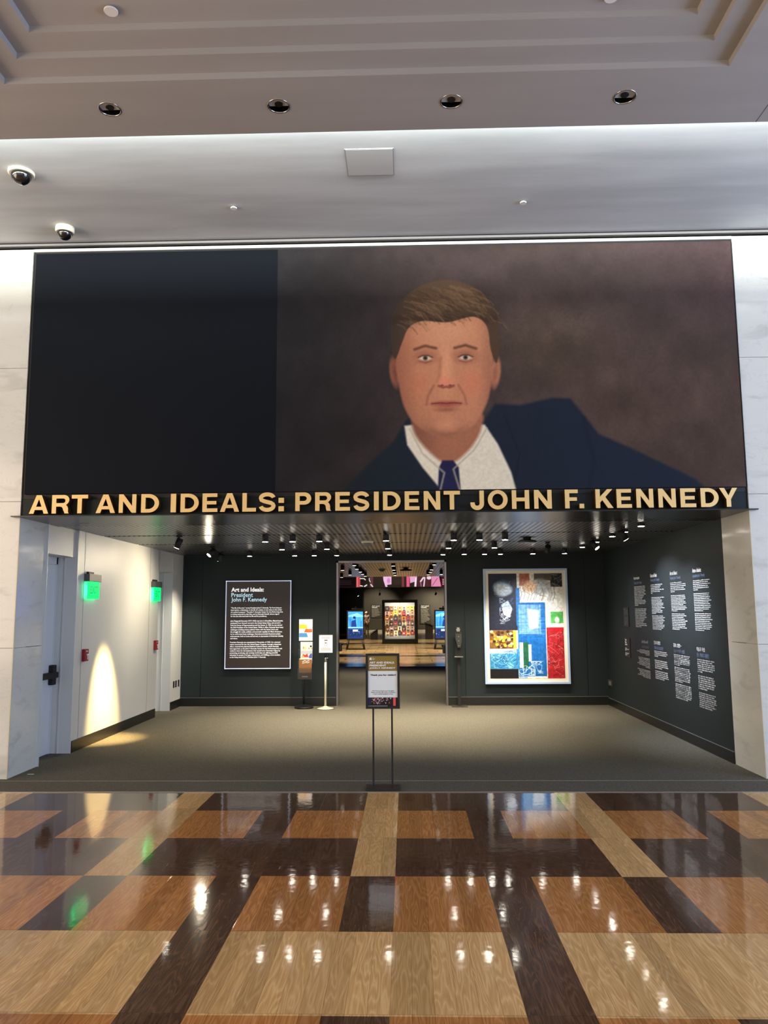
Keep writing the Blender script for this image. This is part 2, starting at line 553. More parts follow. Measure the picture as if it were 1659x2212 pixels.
ACRYLIC = clear('clear_acrylic', (238, 242, 244))
GLASS = clear('case_glass', (250, 250, 250))

# ------------------------------------------------------------------ big dimensions
XL, XR = -4.33, 3.77          # sides of the opening
YF = 8.64                     # marble front
YB = 15.10                    # dark wall at the back of the vestibule
ZS = 2.86                     # vestibule ceiling
ZN = 5.95                     # near ceiling
ZC = 6.09                     # lit ceiling band
YC = 8.05                     # carpet edge

# ------------------------------------------------------------------ floor of hall: the wood parquet
mb = MB()
xc = -0.2445; P = 1.8288; hw = 0.1524
rows = [(7.33, YC+0.002, 'A'), (6.467, 7.33, 'B'), (5.576, 6.467, 'C'), (4.652, 5.576, 'D'), (3.730, 4.652, 'E'),
        (2.81, 3.73, 'D'), (1.90, 2.81, 'C'), (0.98, 1.90, 'B'), (0.07, 0.98, 'C'), (-0.85, 0.07, 'D'), (-1.77, -0.85, 'E'), (-6.0, -1.77, 'B')]
for y0, y1, t in rows:
    for k in range(-6, 7):
        a = xc + k*P
        cells = [(a-hw, a+hw, 's'), (a+hw, a+P/2-hw, 'b'), (a+P/2-hw, a+P/2+hw, 'd'), (a+P/2+hw, a+P-hw, 'b')]
        for x0, x1, c in cells:
            if x0 > 9.5 or x1 < -9.5: continue
            x0 = max(x0, -9.5); x1 = min(x1, 9.5)
            if c == 'd': mi = 2
            elif c == 's': mi = {'A': 0, 'B': 0, 'C': 0, 'D': 2, 'E': 0}[t]
            else: mi = {'A': 2, 'B': 1, 'C': 2, 'D': 1, 'E': 0}[t]
            mb.quad((x0, y0, 0), (x1, y0, 0), (x1, y1, 0), (x0, y1, 0), mi)
struct(mb.build('floor', [W_LIGHT, W_MED, W_DARK], fixn=False), 'parquet of light, golden and dark wood blocks')

mb = MB()
mb.box(-9.5, 9.5, YC, YF, -0.05, 0.004)
mb.box(XL-0.3, XR+0.1, YF, 15.12, -0.05, 0.004)
mb.box(-4.6, 4.2, 15.12, 25.42, -0.05, 0.004)
struct(mb.build('floor', CARPET), 'dark grey carpet')
mb = MB(); mb.box(-9.5, 9.5, 8.545, 8.555, 0.004, 0.0052)
struct(mb.build('trim_1', mat('carpet_seam', (150, 146, 136), 0.7)), 'pale seam across the carpet')
mb = MB(); mb.box(-9.5, 9.5, 8.036, 8.05, -0.01, 0.0065)
struct(mb.build('trim_2', mat('threshold_strip', (150, 146, 140), 0.35, metal=0.8)), 'metal strip where carpet meets wood')

# ------------------------------------------------------------------ marble front
mb = MB()
def marble_wall(mb):
    zs = [(0, 1.40), (1.40, 3.03), (3.03, 4.58), (4.58, 6.02)]
    g = 0.003
    for z0, z1 in zs:
        for x0, x1 in ((-9.5, -6.4), (-6.4, XL), (XR, 5.9), (5.9, 9.5)):
            mb.box(x0+(0 if x0 in (XR, -9.5) else g), x1-(0 if x1 in (XL, 9.5) else g), YF, YF+0.68, z0+(g if z0 else 0), z1-g)
    mb.box(XL, XR, YF, YF+0.5, 5.985, 6.02)
marble_wall(mb)
mb.box(-9.5, XL-0.004, YF+0.01, YF+0.3, 0, 6.01, 1); mb.box(XR+0.004, 9.5, YF+0.01, YF+0.3, 0, 6.01, 1)
# right pier is a little deeper
mb.box(XR+0.0005, XR+0.3, YF+0.68, 9.42, 0, 2.9)
struct(mb.build('wall_front', [MARBLE, mat('marble_joint', (150, 148, 142), 0.8)]), 'white marble front around the opening')
# pale metal corner beads
mb = MB()
mb.box(XL-0.004, XL+0.004, YF-0.004, YF+0.004, 0, ZS); mb.box(XR-0.004, XR+0.004, YF-0.004, YF+0.004, 0, ZS)
struct(mb.build('trim_3', mat('corner_bead', (205, 196, 160), 0.4)), 'pale corner beads of the marble piers')
# ceiling slot between plaster and marble
mb = MB()
mb.box(-9.5, 9.5, YF-0.03, YF-0.005, 6.045, 6.071)
struct(mb.build('trim_4', mat('slot_grey', (128, 124, 122), 0.5)), 'grey lip of the ceiling slot')
mb = MB(); mb.box(-9.5, 9.5, YF-0.003, 9.0, 6.034, 6.10)
struct(mb.build('trim_5', BLACK), 'black inside of the ceiling slot')

# side walls of the hall (outside the picture, open behind the added fill lamps)
for sx, nm in ((-1, 'left'), (1, 'right')):
    mb = MB()
    X0, X1 = (9.5, 9.7) if sx > 0 else (-9.7, -9.5)
    mb.box(X0, X1, -6, 8.7, 0, 0.4); mb.box(X0, X1, -6, 8.7, 5.4, 6.6)
    mb.box(X0, X1, -6, -1.4, 0.4, 5.4); mb.box(X0, X1, 6.3, 8.7, 0.4, 5.4)
    struct(mb.build('wall_'+nm, MARBLE))

# ------------------------------------------------------------------ ceilings
mb = MB()
O = (-3.148, 2.542, 1.2, 5.672)       # outer coffer rectangle x0 x1 y0 y1
steps = [O, (-2.949, 2.352, 1.4, 5.464), (-2.757, 2.158, 1.6, 5.262)]
rz = 0.055
def ring(mb, a, b, z):
    """flat ring between rectangle a (outer) and b (inner)"""
    ax0, ax1, ay0, ay1 = a; bx0, bx1, by0, by1 = b
    mb.quad((ax0, ay0, z), (bx0, by0, z), (bx1, by0, z), (ax1, ay0, z))
    mb.quad((ax1, ay0, z), (bx1, by0, z), (bx1, by1, z), (ax1, ay1, z))
    mb.quad((ax1, ay1, z), (bx1, by1, z), (bx0, by1, z), (ax0, ay1, z))
    mb.quad((ax0, ay1, z), (bx0, by1, z), (bx0, by0, z), (ax0, ay0, z))
def riser(mb, a, z0, z1):
    x0, x1, y0, y1 = a
    for p, q in (((x0, y0), (x1, y0)), ((x1, y0), (x1, y1)), ((x1, y1), (x0, y1)), ((x0, y1), (x0, y0))):
        mb.quad((p[0], p[1], z0), (q[0], q[1], z0), (q[0], q[1], z1), (p[0], p[1], z1))
# slab of the near ceiling with holes for the four downlights
LIGHTS = [(-2.43, 6.01), (-1.017, 6.02), (0.414, 6.014), (1.833, 6.009)]
hr = 0.085
ring(mb, (-9.5, 9.5, -6.0, 5.80), O, ZN)
xs = [-9.5]
for x, y in LIGHTS: xs += [x-0.12, x+0.12]
xs.append(9.5)
for i in range(len(xs)-1):
    if i % 2 == 0:
        mb.quad((xs[i], 5.80, ZN), (xs[i+1], 5.80, ZN), (xs[i+1], 6.39, ZN), (xs[i], 6.39, ZN))
for x, y in LIGHTS:
    sq = [(x-0.12, 5.80), (x+0.12, 5.80), (x+0.12, 6.39), (x-0.12, 6.39)]
    seg = 32
    def edge(a):
        c, s_ = math.cos(a), math.sin(a)
        tx = 0.12/abs(c) if abs(c) > 1e-9 else 1e9
        ty = ((6.39-y) if s_ > 0 else (y-5.80))/abs(s_) if abs(s_) > 1e-9 else 1e9
        t = min(tx, ty); return (x+c*t, y+s_*t)
    angs = sorted([2*PI*k/seg for k in range(seg)] + [math.atan2(q[1]-y, q[0]-x) % (2*PI) for q in sq])
    for a0, a1 in zip(angs, angs[1:]+[angs[0]+2*PI]):
        p0, p1 = edge(a0), edge(a1)
        mb.quad((x+hr*math.cos(a0), y+hr*math.sin(a0), ZN), (p0[0], p0[1], ZN), (p1[0], p1[1], ZN), (x+hr*math.cos(a1), y+hr*math.sin(a1), ZN))
riser(mb, steps[0], ZN, ZN+rz); ring(mb, steps[0], steps[1], ZN+rz)
riser(mb, steps[1], ZN+rz, ZN+2*rz); ring(mb, steps[1], steps[2], ZN+2*rz)
riser(mb, steps[2], ZN+2*rz, ZN+3*rz)
x0, x1, y0, y1 = steps[2]
mb.quad((x0, y0, ZN+3*rz), (x1, y0, ZN+3*rz), (x1, y1, ZN+3*rz), (x0, y1, ZN+3*rz))
# lip: front edge and the top of the slab
mb.quad((-9.5, 6.39, ZN), (9.5, 6.39, ZN), (9.5, 6.39, ZN+0.05), (-9.5, 6.39, ZN+0.05))
mb.quad((-9.5, 6.39, ZN+0.05), (9.5, 6.39, ZN+0.05), (9.5, 6.30, ZN+0.05), (-9.5, 6.30, ZN+0.05))
mb.box(-9.5, 9.5, -6.0, 5.78, ZN+0.25, ZN+0.3)
mb.box(-9.5, 9.5, 5.70, 5.78, ZN+0.01, ZN+0.25)
struct(mb.build('ceiling', PLASTER, fixn=False), 'stepped coffered plaster ceiling')
mb = MB(); mb.box(3.055, 3.062, 6.2, 6.39, ZN-0.001, ZN+0.001); mb.box(3.055, 3.062, 5.9, 6.2, ZN-0.001, ZN+0.001)
struct(mb.build('trim_6', mat('ceiling_joint', (92, 88, 84), 0.8)))
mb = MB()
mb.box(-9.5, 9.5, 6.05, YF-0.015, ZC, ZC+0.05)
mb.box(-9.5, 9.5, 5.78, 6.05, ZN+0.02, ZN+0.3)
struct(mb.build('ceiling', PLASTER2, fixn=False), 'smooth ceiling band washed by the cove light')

# downlights of the near ceiling (switched off: chrome cones)
pos_words = ['leftmost of four', 'second of four from left', 'third of four from left', 'rightmost of four']
for (x, y), w in zip(LIGHTS, pos_words):
    t = thing('recessed_downlight', 'round chrome recessed downlight in the grey ceiling, ' + w, 'ceiling light', (x, y, ZN), 'chrome downlights beside the coffer')
    m_ = MB(); m_.lathe((x, y, ZN), [(0.083, 0.16), (0.083, -0.002), (0.086, -0.006), (0.094, -0.004), (0.094, 0.0)], 32, cap=False)
    m_.build('trim_ring', CHROME, t)
    m_ = MB(); m_.lathe((x, y, ZN), [(0.082, 0.001), (0.080, 0.20)], 32, cap=False)
    m_.build('reflector_cone', mat('dark_chrome', (96, 92, 86), 0.25, metal=1.0), t)
    m_ = MB(); m_.lathe((x, y, ZN), [(0.034, 0.012), (0.034, 0.20)], 24)  # added black tube that makes the middle of the cone read dark
    m_.build('dark_core', BLACK, t)

# coffer discs and sprinkler covers
def cover(x, y, z, r, label):
    t = thing('sprinkler_cover', label, 'sprinkler cover', (x, y, z))
    MB().lathe((x, y, z), [(r*0.5, 0.0), (r*0.5, -0.018)], 20).build('stem_ring', mat('cover_grey', (150, 146, 142), 0.6), t)
    MB().lathe((x, y, z), [(r*0.98, -0.012), (r, -0.016), (r, -0.02), (r*0.95, -0.024)], 28).build('cover_plate', WHITE, t)
cover(-2.09, 5.12, ZN+3*rz, 0.05, 'round white ceiling cover plate left inside the coffer, near its left corner')
cover(1.50, 5.12, ZN+3*rz, 0.05, 'round white ceiling cover plate right inside the coffer, near its right corner')
cover(-1.805, 7.89, ZC, 0.034, 'small round white cover left on the lit ceiling band above the mural')
cover(1.285, 7.90, ZC, 0.034, 'small round white cover right on the lit ceiling band above the mural')

# access panel
t = thing('access_panel', 'square white access hatch in the lit ceiling band', 'hatch', (-0.30, 7.10, ZC))
MB().box(-0.540, -0.075, 6.875, 7.335, ZC-0.003, ZC).build('hatch_frame', mat('hatch_frame', (150, 152, 152), 0.6), t)
MB().box(-0.530, -0.085, 6.885, 7.325, ZC-0.0045, ZC-0.002).build('hatch_door', mat('hatch_door', (176, 178, 178), 0.7), t)

def dome(x, y, z, r, label, long=False):
    t = thing('dome_camera', label, 'security camera', (x, y, z))
    h = 0.065 if long else 0.025
    MB().lathe((x, y, z), [(r*1.02, 0), (r*1.02, -h*0.6), (r*0.95, -h)], 32).build('mounting_ring', CREAM, t)
    rr = r*0.82
    prof = [(rr*math.cos(a), -h-rr*math.sin(a)) for a in [PI/2*i/10 for i in range(10)]] + [(0.004, -h-rr)]
    MB().lathe((x, y, z), prof, 32).build('dome', SMOKED, t)
dome(-3.745, 7.15, ZC, 0.12, 'black dome camera on a cream ring, farther left and nearer one at the left ceiling')
dome(-3.80, 8.27, ZC, 0.10, 'small dome camera with tall cream collar close above the mural corner', True)

# ------------------------------------------------------------------ mural
mur = thing('mural', 'wide wall mural with painted portrait of a man in a dark jacket on brown', 'mural', (-0.28, YF, 3.1))
MB().box(XL, XR, YF+0.02, YF+0.10, 3.06, 5.985).build('backing_frame', MATTEBLACK, mur)
MB().box(-4.285, -1.447, YF-0.02, YF+0.02, 3.11, 5.95).build('plain_panel', mat('blue_black_print', (15, 19, 26), 0.6, spec=0.08), mur)
MB().box(-1.447, 3.745, YF-0.02, YF+0.02, 3.11, 5.95).build('portrait_panel', mat('print_edge', (40, 34, 34), 0.5), mur)
c = Canvas(-1.447, 3.745, 3.11, 5.95, 640, (66, 57, 56))
# brown mottled background, darker to the left
g = np.clip((c.U+1.447)/2.6, 0, 1); c.a *= (0.60+0.42*g)[..., None]
c.mix(0.55*np.clip(1-(c.U+1.447)/1.7, 0, 1), (34, 38, 44))
c.mix(0.55*np.clip((c.U-1.0)/1.2, 0, 1)*np.clip((5.3-c.V)/1.2, 0, 1), (84, 68, 54))
c.mix(0.6*np.clip((c.U-2.6)/1.2, 0, 1)*np.clip((c.V-4.4)/1.0, 0, 1), (84, 66, 68))
c.mix(0.45*np.exp(-((c.U-1.6)**2/0.5+(c.V-4.8)**2/0.35)), (98, 84, 66))
c.noise(0.5, 0.35, 0.10); c.noise(0.12, 0.16, 0.06); c.noise(0.03, 0.03, 0.035)
c.a *= np.array([0.96, 0.92, 0.90])
# jacket
jk = [(-0.80, 3.0), (-0.45, 3.36), (-0.12, 3.66), (0.02, 3.9), (0.10, 3.95), (0.9, 3.9), (1.02, 4.08), (1.3, 4.06), (1.66, 4.14), (1.86, 4.13), (2.02, 3.92),
      (2.16, 3.72), (2.5, 3.56), (2.85, 3.38), (3.2, 3.2), (3.4, 3.0)]
c.poly(jk, (29, 36, 48), 0.02)
c.mix(0.5*np.clip(0.5-c.sd(jk)/0.04, 0, 1)*np.clip((0.6-c.U)/1.2, 0, 1), (26, 34, 34))
c.line([(1.18, 3.05), (1.28, 3.5), (1.12, 3.95)], 0.012, (22, 28, 38), 0.012)
c.line([(2.0, 3.9), (2.1, 3.4), (2.0, 3.0)], 0.02, (24, 30, 42), 0.03)
# shirt, neck, open collar, tie
c.poly([(0.0, 3.84), (0.03, 3.62), (0.2, 3.36), (0.44, 3.06), (1.24, 3.06), (1.18, 3.3), (1.04, 3.62), (0.9, 3.84), (0.5, 3.9)], (218, 208, 184), 0.012)
c.noise(0.05, 0.05, 0.02, np.clip(0.5-c.sd([(0.0, 3.84), (0.44, 3.06), (1.24, 3.06), (0.9, 3.84)])/0.05, 0, 1))
neck = spline([(0.16, 4.0), (0.10, 3.80), (0.24, 3.58), (0.48, 3.40), (0.72, 3.56), (0.86, 3.80), (0.82, 4.0)], 5)
c.poly(neck, (158, 102, 76), 0.02)
c.mix(0.6*np.clip(0.5-c.sd(neck)/0.06, 0, 1)*np.clip((0.42-c.U)/0.35, 0, 1), (92, 58, 48))
c.poly([(0.42, 3.44), (0.54, 3.44), (0.60, 3.36), (0.62, 3.05), (0.36, 3.05), (0.38, 3.36)], (34, 36, 66), 0.01)
c.line([(0.06, 3.80), (0.2, 3.52), (0.44, 3.30), (0.38, 3.06)], 0.014, (176, 164, 140), 0.012)
c.line([(0.92, 3.80), (0.78, 3.56), (0.54, 3.34), (0.62, 3.06)], 0.014, (176, 164, 140), 0.012)
# ears and head
c.ell(-0.105, 4.46, 0.055, 0.17, (142, 88, 66), 0.015, 0.12)
c.ell(1.035, 4.44, 0.055, 0.17, (176, 116, 86), 0.015, -0.12)
c.ell(-0.10, 4.45, 0.025, 0.10, (104, 62, 50), 0.03, 0.12); c.ell(1.03, 4.43, 0.022, 0.10, (138, 88, 66), 0.03, -0.12)
face = spline([(-0.08, 4.7), (-0.05, 4.30), (0.02, 4.02), (0.17, 3.82), (0.46, 3.70), (0.75, 3.82), (0.91, 4.05), (0.985, 4.35), (1.0, 4.75), (0.85, 5.2), (0.45, 5.32), (0.05, 5.2)], 6)
c.poly(face, (184, 124, 92), 0.015)
fm = np.clip(0.5-c.sd(face)/0.04, 0, 1)
c.mix(0.55*fm*np.clip((0.16-c.U)/0.28, 0, 1), (110, 64, 50))
c.mix(0.45*fm*np.exp(-((c.U-0.98)**2/0.012)), (128, 80, 62))
c.mix(0.50*fm*np.exp(-((c.U-0.5)**2/0.12+(c.V-4.93)**2/0.03)), (206, 150, 112))
c.mix(0.5*fm*np.exp(-((c.U-0.76)**2/0.015+(c.V-4.32)**2/0.02)), (200, 112, 84))
c.mix(0.45*fm*np.exp(-((c.U-0.16)**2/0.015+(c.V-4.32)**2/0.02)), (192, 110, 80))
c.mix(0.6*fm*np.exp(-((c.V-3.70)**2/0.015)), (120, 76, 58))
c.mix(0.40*fm*np.clip((0.30-c.U)/0.5, 0, 1), (140, 84, 62)); c.mix(0.35*fm*np.clip((4.2-c.V)/0.5, 0, 1)*np.clip((0.5-c.U)/0.5, 0, 1), (116, 72, 56))
c.ell(0.475, 4.52, 0.045, 0.16, (206, 146, 112), 0.05)
# plain features looking straight ahead
for ex in (0.245, 0.70):
    c.ell(ex, 4.635, 0.115, 0.07, (150, 94, 72), 0.05)
    c.ell(ex, 4.62, 0.068, 0.026, (206, 188, 168), 0.010)
    c.ell(ex, 4.622, 0.027, 0.027, (74, 66, 56), 0.008)
    c.ell(ex, 4.622, 0.011, 0.011, (18, 14, 12), 0.006)
    c.line([(ex-0.08, 4.63), (ex-0.03, 4.652), (ex+0.03, 4.652), (ex+0.08, 4.628)], 0.012, (72, 42, 32), 0.008)
    c.line([(ex-0.07, 4.585), (ex, 4.565), (ex+0.07, 4.585)], 0.008, (128, 74, 56), 0.010)
    s_ = 1 if ex > 0.45 else -1
    c.line([(ex-s_*0.12, 4.735), (ex, 4.765), (ex+s_*0.12, 4.725)], 0.028, (92, 60, 42), 0.014)
c.line([(0.42, 4.62), (0.41, 4.45), (0.385, 4.34)], 0.02, (140, 82, 62), 0.025)
c.ell(0.475, 4.40, 0.05, 0.20, (204, 140, 104), 0.06)
c.ell(0.475, 4.335, 0.085, 0.055, (208, 128, 98), 0.035); c.ell(0.43, 4.30, 0.016, 0.010, (110, 58, 46), 0.008); c.ell(0.52, 4.30, 0.016, 0.010, (110, 58, 46), 0.008)
c.line([(0.39, 4.295), (0.44, 4.275), (0.475, 4.285), (0.51, 4.275), (0.56, 4.295)], 0.018, (112, 58, 44), 0.014)
c.line([(0.335, 4.30), (0.27, 4.18), (0.25, 4.08)], 0.012, (140, 86, 64), 0.02)
c.line([(0.615, 4.30), (0.68, 4.18), (0.70, 4.08)], 0.012, (146, 90, 68), 0.02)
c.ell(0.475, 4.085, 0.15, 0.036, (158, 82, 68), 0.018)
c.line([(0.31, 4.09), (0.40, 4.098), (0.475, 4.09), (0.55, 4.098), (0.64, 4.09)], 0.012, (92, 44, 38), 0.008)
c.ell(0.475, 4.02, 0.09, 0.02, (140, 86, 66), 0.02)
c.ell(0.475, 3.85, 0.10, 0.06, (198, 134, 102), 0.05)
# hair
hair = spline([(-0.10, 4.62), (-0.14, 4.9), (-0.10, 5.18), (0.08, 5.40), (0.34, 5.53), (0.62, 5.53), (0.88, 5.40), (1.05, 5.15), (1.09, 4.85), (1.05, 4.55),
               (0.985, 4.72), (0.95, 4.98), (0.80, 5.10), (0.50, 5.04), (0.22, 5.06), (0.06, 4.98), (-0.02, 4.80)], 6)
hm = np.clip(0.5-c.sd(hair)/0.016, 0, 1)
c.mix(hm, (74, 56, 42))
c.mix(0.5*hm*np.exp(-((c.U-0.62)**2/0.1+(c.V-5.32)**2/0.02)), (118, 90, 62))
c.mix(0.6*hm*np.clip((0.12-c.U)/0.25, 0, 1), (50, 42, 38))
c.mix(0.5*hm*np.exp(-((c.V-5.08)**2/0.004)), (44, 32, 26))
rg = random.Random(4); hsd = c.sd(hair)
for i in range(260):
    x = rg.uniform(-0.08, 1.02); z = rg.uniform(5.02, 5.48)
    if hsd[int((z-3.11)/2.84*(c.ny-1)), int((x+1.447)/5.192*(c.nx-1))] > -0.02: continue
    d = rg.uniform(0.06, 0.18); col = rg.choice([(124, 96, 68), (50, 37, 28), (96, 73, 52), (60, 44, 32), (138, 108, 78)])
    c.line([(x, z), (x+d*0.7, z-d*0.25), (x+d, z-d*0.65)], 0.006, col, 0.010, 0.55)
c.noise(0.02, 0.02, 0.03)
po = c.build('portrait_print', on_back(YF-0.022), attr_mat('printed_portrait', 0.6, spec=0.08), mur)

# ------------------------------------------------------------------ fascia with gold letters
sign = thing('letter_sign', 'black fascia strip with raised gold capital letters under the mural', 'sign', (-0.28, YF, ZS))
MB().box(XL, XR, YF+0.02, YF+0.12, ZS-0.001, 3.058).build('fascia_strip', FASCIA, sign)
def arc(cx, cy, rx, ry, a0, a1, n=14):
    return [(cx+rx*math.cos(math.radians(a0+(a1-a0)*i/n)), cy+ry*math.sin(math.radians(a0+(a1-a0)*i/n))) for i in range(n+1)]
def stroke(path, w):
    P_ = [Vector((p[0], p[1])) for p in path]; L_, R2 = [], []
    for i, p in enumerate(P_):
        d = (P_[min(i+1, len(P_)-1)]-P_[max(i-1, 0)]).normalized(); n = Vector((-d.y, d.x))
        L_.append(tuple(p+n*w/2)); R2.append(tuple(p-n*w/2))
    return L_ + R2[::-1]
# glyph contours on a box: height 1, natural width W, stem s
s = 0.235
def glyph(ch, W):
    if ch == 'A':
        return [[(0, 0), (s*1.1, 0), (W*0.5-(W*0.5-s*0.55)*0.0-0.0, 0)][:0] or
                [(0, 0), (0.25, 0), (0.315, 0.20), (W-0.315, 0.20), (W-0.25, 0), (W, 0), (W*0.5+0.14, 1), (W*0.5-0.14, 1)],
                [(0.375, 0.375), (W-0.375, 0.375), (W*0.5, 0.78)]]
    if ch == 'R':
        return [[(0, 0), (s, 0), (s, 0.37), (W*0.48, 0.37)] + arc(W*0.48, 0.20, 0.16, 0.17, 90, 0, 6) + [(W-0.27, 0.1), (W-0.235, 0), (W, 0), (W-0.05, 0.07), (W-0.055, 0.27), (W-0.09, 0.38), (W-0.17, 0.46), (W-0.09, 0.53)] +
                arc(W-0.30, 0.73, 0.30, 0.27, -30, 90, 10) + [(0, 1)],
                [(s, 0.56), (W-0.33, 0.56)] + arc(W-0.33, 0.685, 0.12, 0.125, -90, 90, 8) + [(s, 0.81)]]
    if ch == 'T':
        return [[(W/2-s/2, 0), (W/2+s/2, 0), (W/2+s/2, 0.80), (W, 0.80), (W, 1), (0, 1), (0, 0.80), (W/2-s/2, 0.80)]]
    if ch == 'N':
        return [[(0, 0), (s*0.95, 0), (s*0.95, 0.63), (W-s*1.0, 0), (W, 0), (W, 1), (W-s*0.95, 1), (W-s*0.95, 0.37), (s*1.0, 1), (0, 1)]]
    if ch == 'D':
        return [[(0, 0), (W*0.42, 0)] + arc(W*0.42, 0.5, W*0.58, 0.5, -90, 90, 22) + [(0, 1)],
                [(s, 0.195), (W*0.40, 0.195)] + arc(W*0.40, 0.5, W*0.60-s, 0.305, -90, 90, 18) + [(s, 0.805)]]
    if ch == 'I':
        return [[(0, 0), (W, 0), (W, 1), (0, 1)]]
    if ch == 'E':
        return [[(0, 0), (W, 0), (W, 0.195), (s, 0.195), (s, 0.405), (W*0.92, 0.405), (W*0.92, 0.59), (s, 0.59), (s, 0.805), (W*0.98, 0.805), (W*0.98, 1), (0, 1)]]
    if ch == 'F':
        return [[(0, 0), (s, 0), (s, 0.40), (W*0.92, 0.40), (W*0.92, 0.585), (s, 0.585), (s, 0.805), (W, 0.805), (W, 1), (0, 1)]]
    if ch == 'L':
        return [[(0, 0), (W, 0), (W, 0.20), (s, 0.20), (s, 1), (0, 1)]]
    if ch == 'H':
        return [[(0, 0), (s, 0), (s, 0.405), (W-s, 0.405), (W-s, 0), (W, 0), (W, 1), (W-s, 1), (W-s, 0.60), (s, 0.60), (s, 1), (0, 1)]]
    if ch == 'P':
        return [[(0, 0), (s, 0), (s, 0.345), (W-0.36, 0.345)] + arc(W-0.36, 0.6725, 0.36, 0.3275, -90, 90, 18) + [(0, 1)],
                [(s, 0.54), (W-0.40, 0.54)] + arc(W-0.40, 0.6725, 0.16, 0.1325, -90, 90, 10) + [(s, 0.805)]]
    if ch == 'K':
        return [[(0, 0), (s, 0), (s, 0.29), (s+0.115, 0.42), (W-0.29, 0), (W, 0), (s+0.28, 0.585), (W-0.03, 1), (W-0.31, 1), (s, 0.60), (s, 1), (0, 1)]]
    if ch == 'Y':
        return [[(W/2-s/2, 0), (W/2+s/2, 0), (W/2+s/2, 0.40), (W, 1), (W-0.265, 1), (W/2, 0.60), (0.265, 1), (0, 1), (W/2-s/2, 0.40)]]
    if ch == 'O':
        return [arc(W/2, 0.5, W/2, 0.52, 0, 351, 39), arc(W/2, 0.5, W/2-s, 0.32, 0, 351, 39)]
    if ch == 'J':
        return [stroke([(W-s/2, 1), (W-s/2, 0.8), (W-s/2, 0.33)] + arc(W/2, 0.30, W/2-s/2, 0.225, 0, -180, 14)[1:] + [(s/2, 0.37)], s)]
    if ch == 'S':
        w = 0.215
        p = arc(W/2, 0.715, W/2-w/2, 0.20, 8, 180, 14) + [(w/2+0.03, 0.62), (W*0.30, 0.555), (W*0.5, 0.505), (W*0.72, 0.455), (W-w/2-0.03, 0.385)] + arc(W/2, 0.30, W/2-w/2, 0.215, 0, -172, 14)[0:]
        return [stroke(p, w)]
    if ch == ':':
        return [[(0, 0), (W, 0), (W, 0.27), (0, 0.27)], [(0, 0.45), (W, 0.45), (W, 0.72), (0, 0.72)]]
    if ch == '.':
        return [[(0, 0), (W, 0), (W, 0.24), (0, 0.24)]]
LET = [('A', -4.193, -3.975), ('R', -3.937, -3.742), ('T', -3.716, -3.532), ('A', -3.441, -3.224), ('N', -3.183, -2.988), ('D', -2.933, -2.733), ('I', -2.602, -2.542), ('D', -2.492, -2.289), ('E', -2.247, -2.079), ('A', -2.051, -1.837), ('L', -1.802, -1.65), ('S', -1.619, -1.433), (':', -1.4, -1.34), ('P', -1.214, -1.037), ('R', -0.994, -0.817), ('E', -0.771, -0.608), ('S', -0.571, -0.395), ('I', -0.344, -0.291), ('D', -0.244, -0.05), ('E', -0.005, 0.157), ('N', 0.205, 0.386), ('T', 0.425, 0.604), ('J', 0.716, 0.866), ('O', 0.908, 1.125), ('H', 1.171, 1.361), ('N', 1.414, 1.606), ('F', 1.75, 1.892), ('.', 1.907, 1.957), ('K', 2.083, 2.275), ('E', 2.312, 2.475), ('N', 2.526, 2.71), ('N', 2.765, 2.953), ('E', 3.003, 3.17), ('D', 3.222, 3.415), ('Y', 3.425, 3.62)]
LH = 0.208; LZ = 2.880
def letter_obj(ch, xa, xb):
    W = (xb-xa)/LH
    cu = bpy.data.curves.new('glyph', 'CURVE'); cu.dimensions = '2D'; cu.fill_mode = 'BOTH'; cu.extrude = 0.045
    for cont in glyph(ch, W):
        sp = cu.splines.new('POLY'); sp.points.add(len(cont)-1)
        for q, (u, v) in zip(sp.points, cont): q.co = (u*LH, v*LH, 0, 1)
        sp.use_cyclic_u = True
    ob = bpy.data.objects.new('glyph', cu)
    me = bake(ob)
    bpy.data.objects.remove(ob); bpy.data.curves.remove(cu)
    me.name = 'letter'
    me.materials.clear(); me.materials.append(GOLD); me.materials.append(GOLDSIDE)
    for v in me.vertices:
        x, y, z = v.co; v.co = (xa+x, YF-0.035-z, LZ+y)
    for p in me.polygons: p.material_index = 0
    me.update()
    for p in me.polygons:
        p.material_index = 0 if abs(p.normal.y) > 0.7 else 1
    o = link('letter', me, sign)
for ch, a, b in LET: letter_obj(ch, a, b)
# short stand-off pins behind the letters, on the strip
# ------------------------------------------------------------------ soffit and vestibule ceiling
mb = MB()
mb.box(XL-0.07, XR+0.07, YF-0.075, 9.62, ZS-0.012, ZS)
struct(mb.build('trim_7', mat('dark_metal_soffit', (50, 49, 48), 0.26, metal=0.85, bump=(30, 0.03))), 'smooth dark metal soffit with a lip past the piers')
mb = MB()
gro = [9.64, 11.04, 12.49, 13.94]
ends = [(9.66, 11.00), (11.08, 12.45), (12.53, 13.90), (13.98, 15.10)]
for y0, y1 in ends: mb.box(XL-0.3, XR+0.1, y0, y1, ZS, ZS+0.03)
far_g = [15.5 + 1.45*i for i in range(8)]
ys = [15.42] + far_g[0:]
for i in range(7): mb.box(-4.2, 4.2, 15.46+1.42*i+0.04, 15.46+1.42*(i+1), ZS, ZS+0.03)
struct(mb.build('ceiling', RIBBED), 'dark ribbed metal ceiling of the vestibule')
mb = MB()
mb.box(XL-0.3, XR+0.1, YF+0.3, 15.12, ZS+0.06, ZS+0.2)
mb.box(-4.2, 4.2, 15.3, 25.5, ZS+0.06, ZS+0.2)
struct(mb.build('ceiling', BLACK), 'black void above the ribbed ceiling')
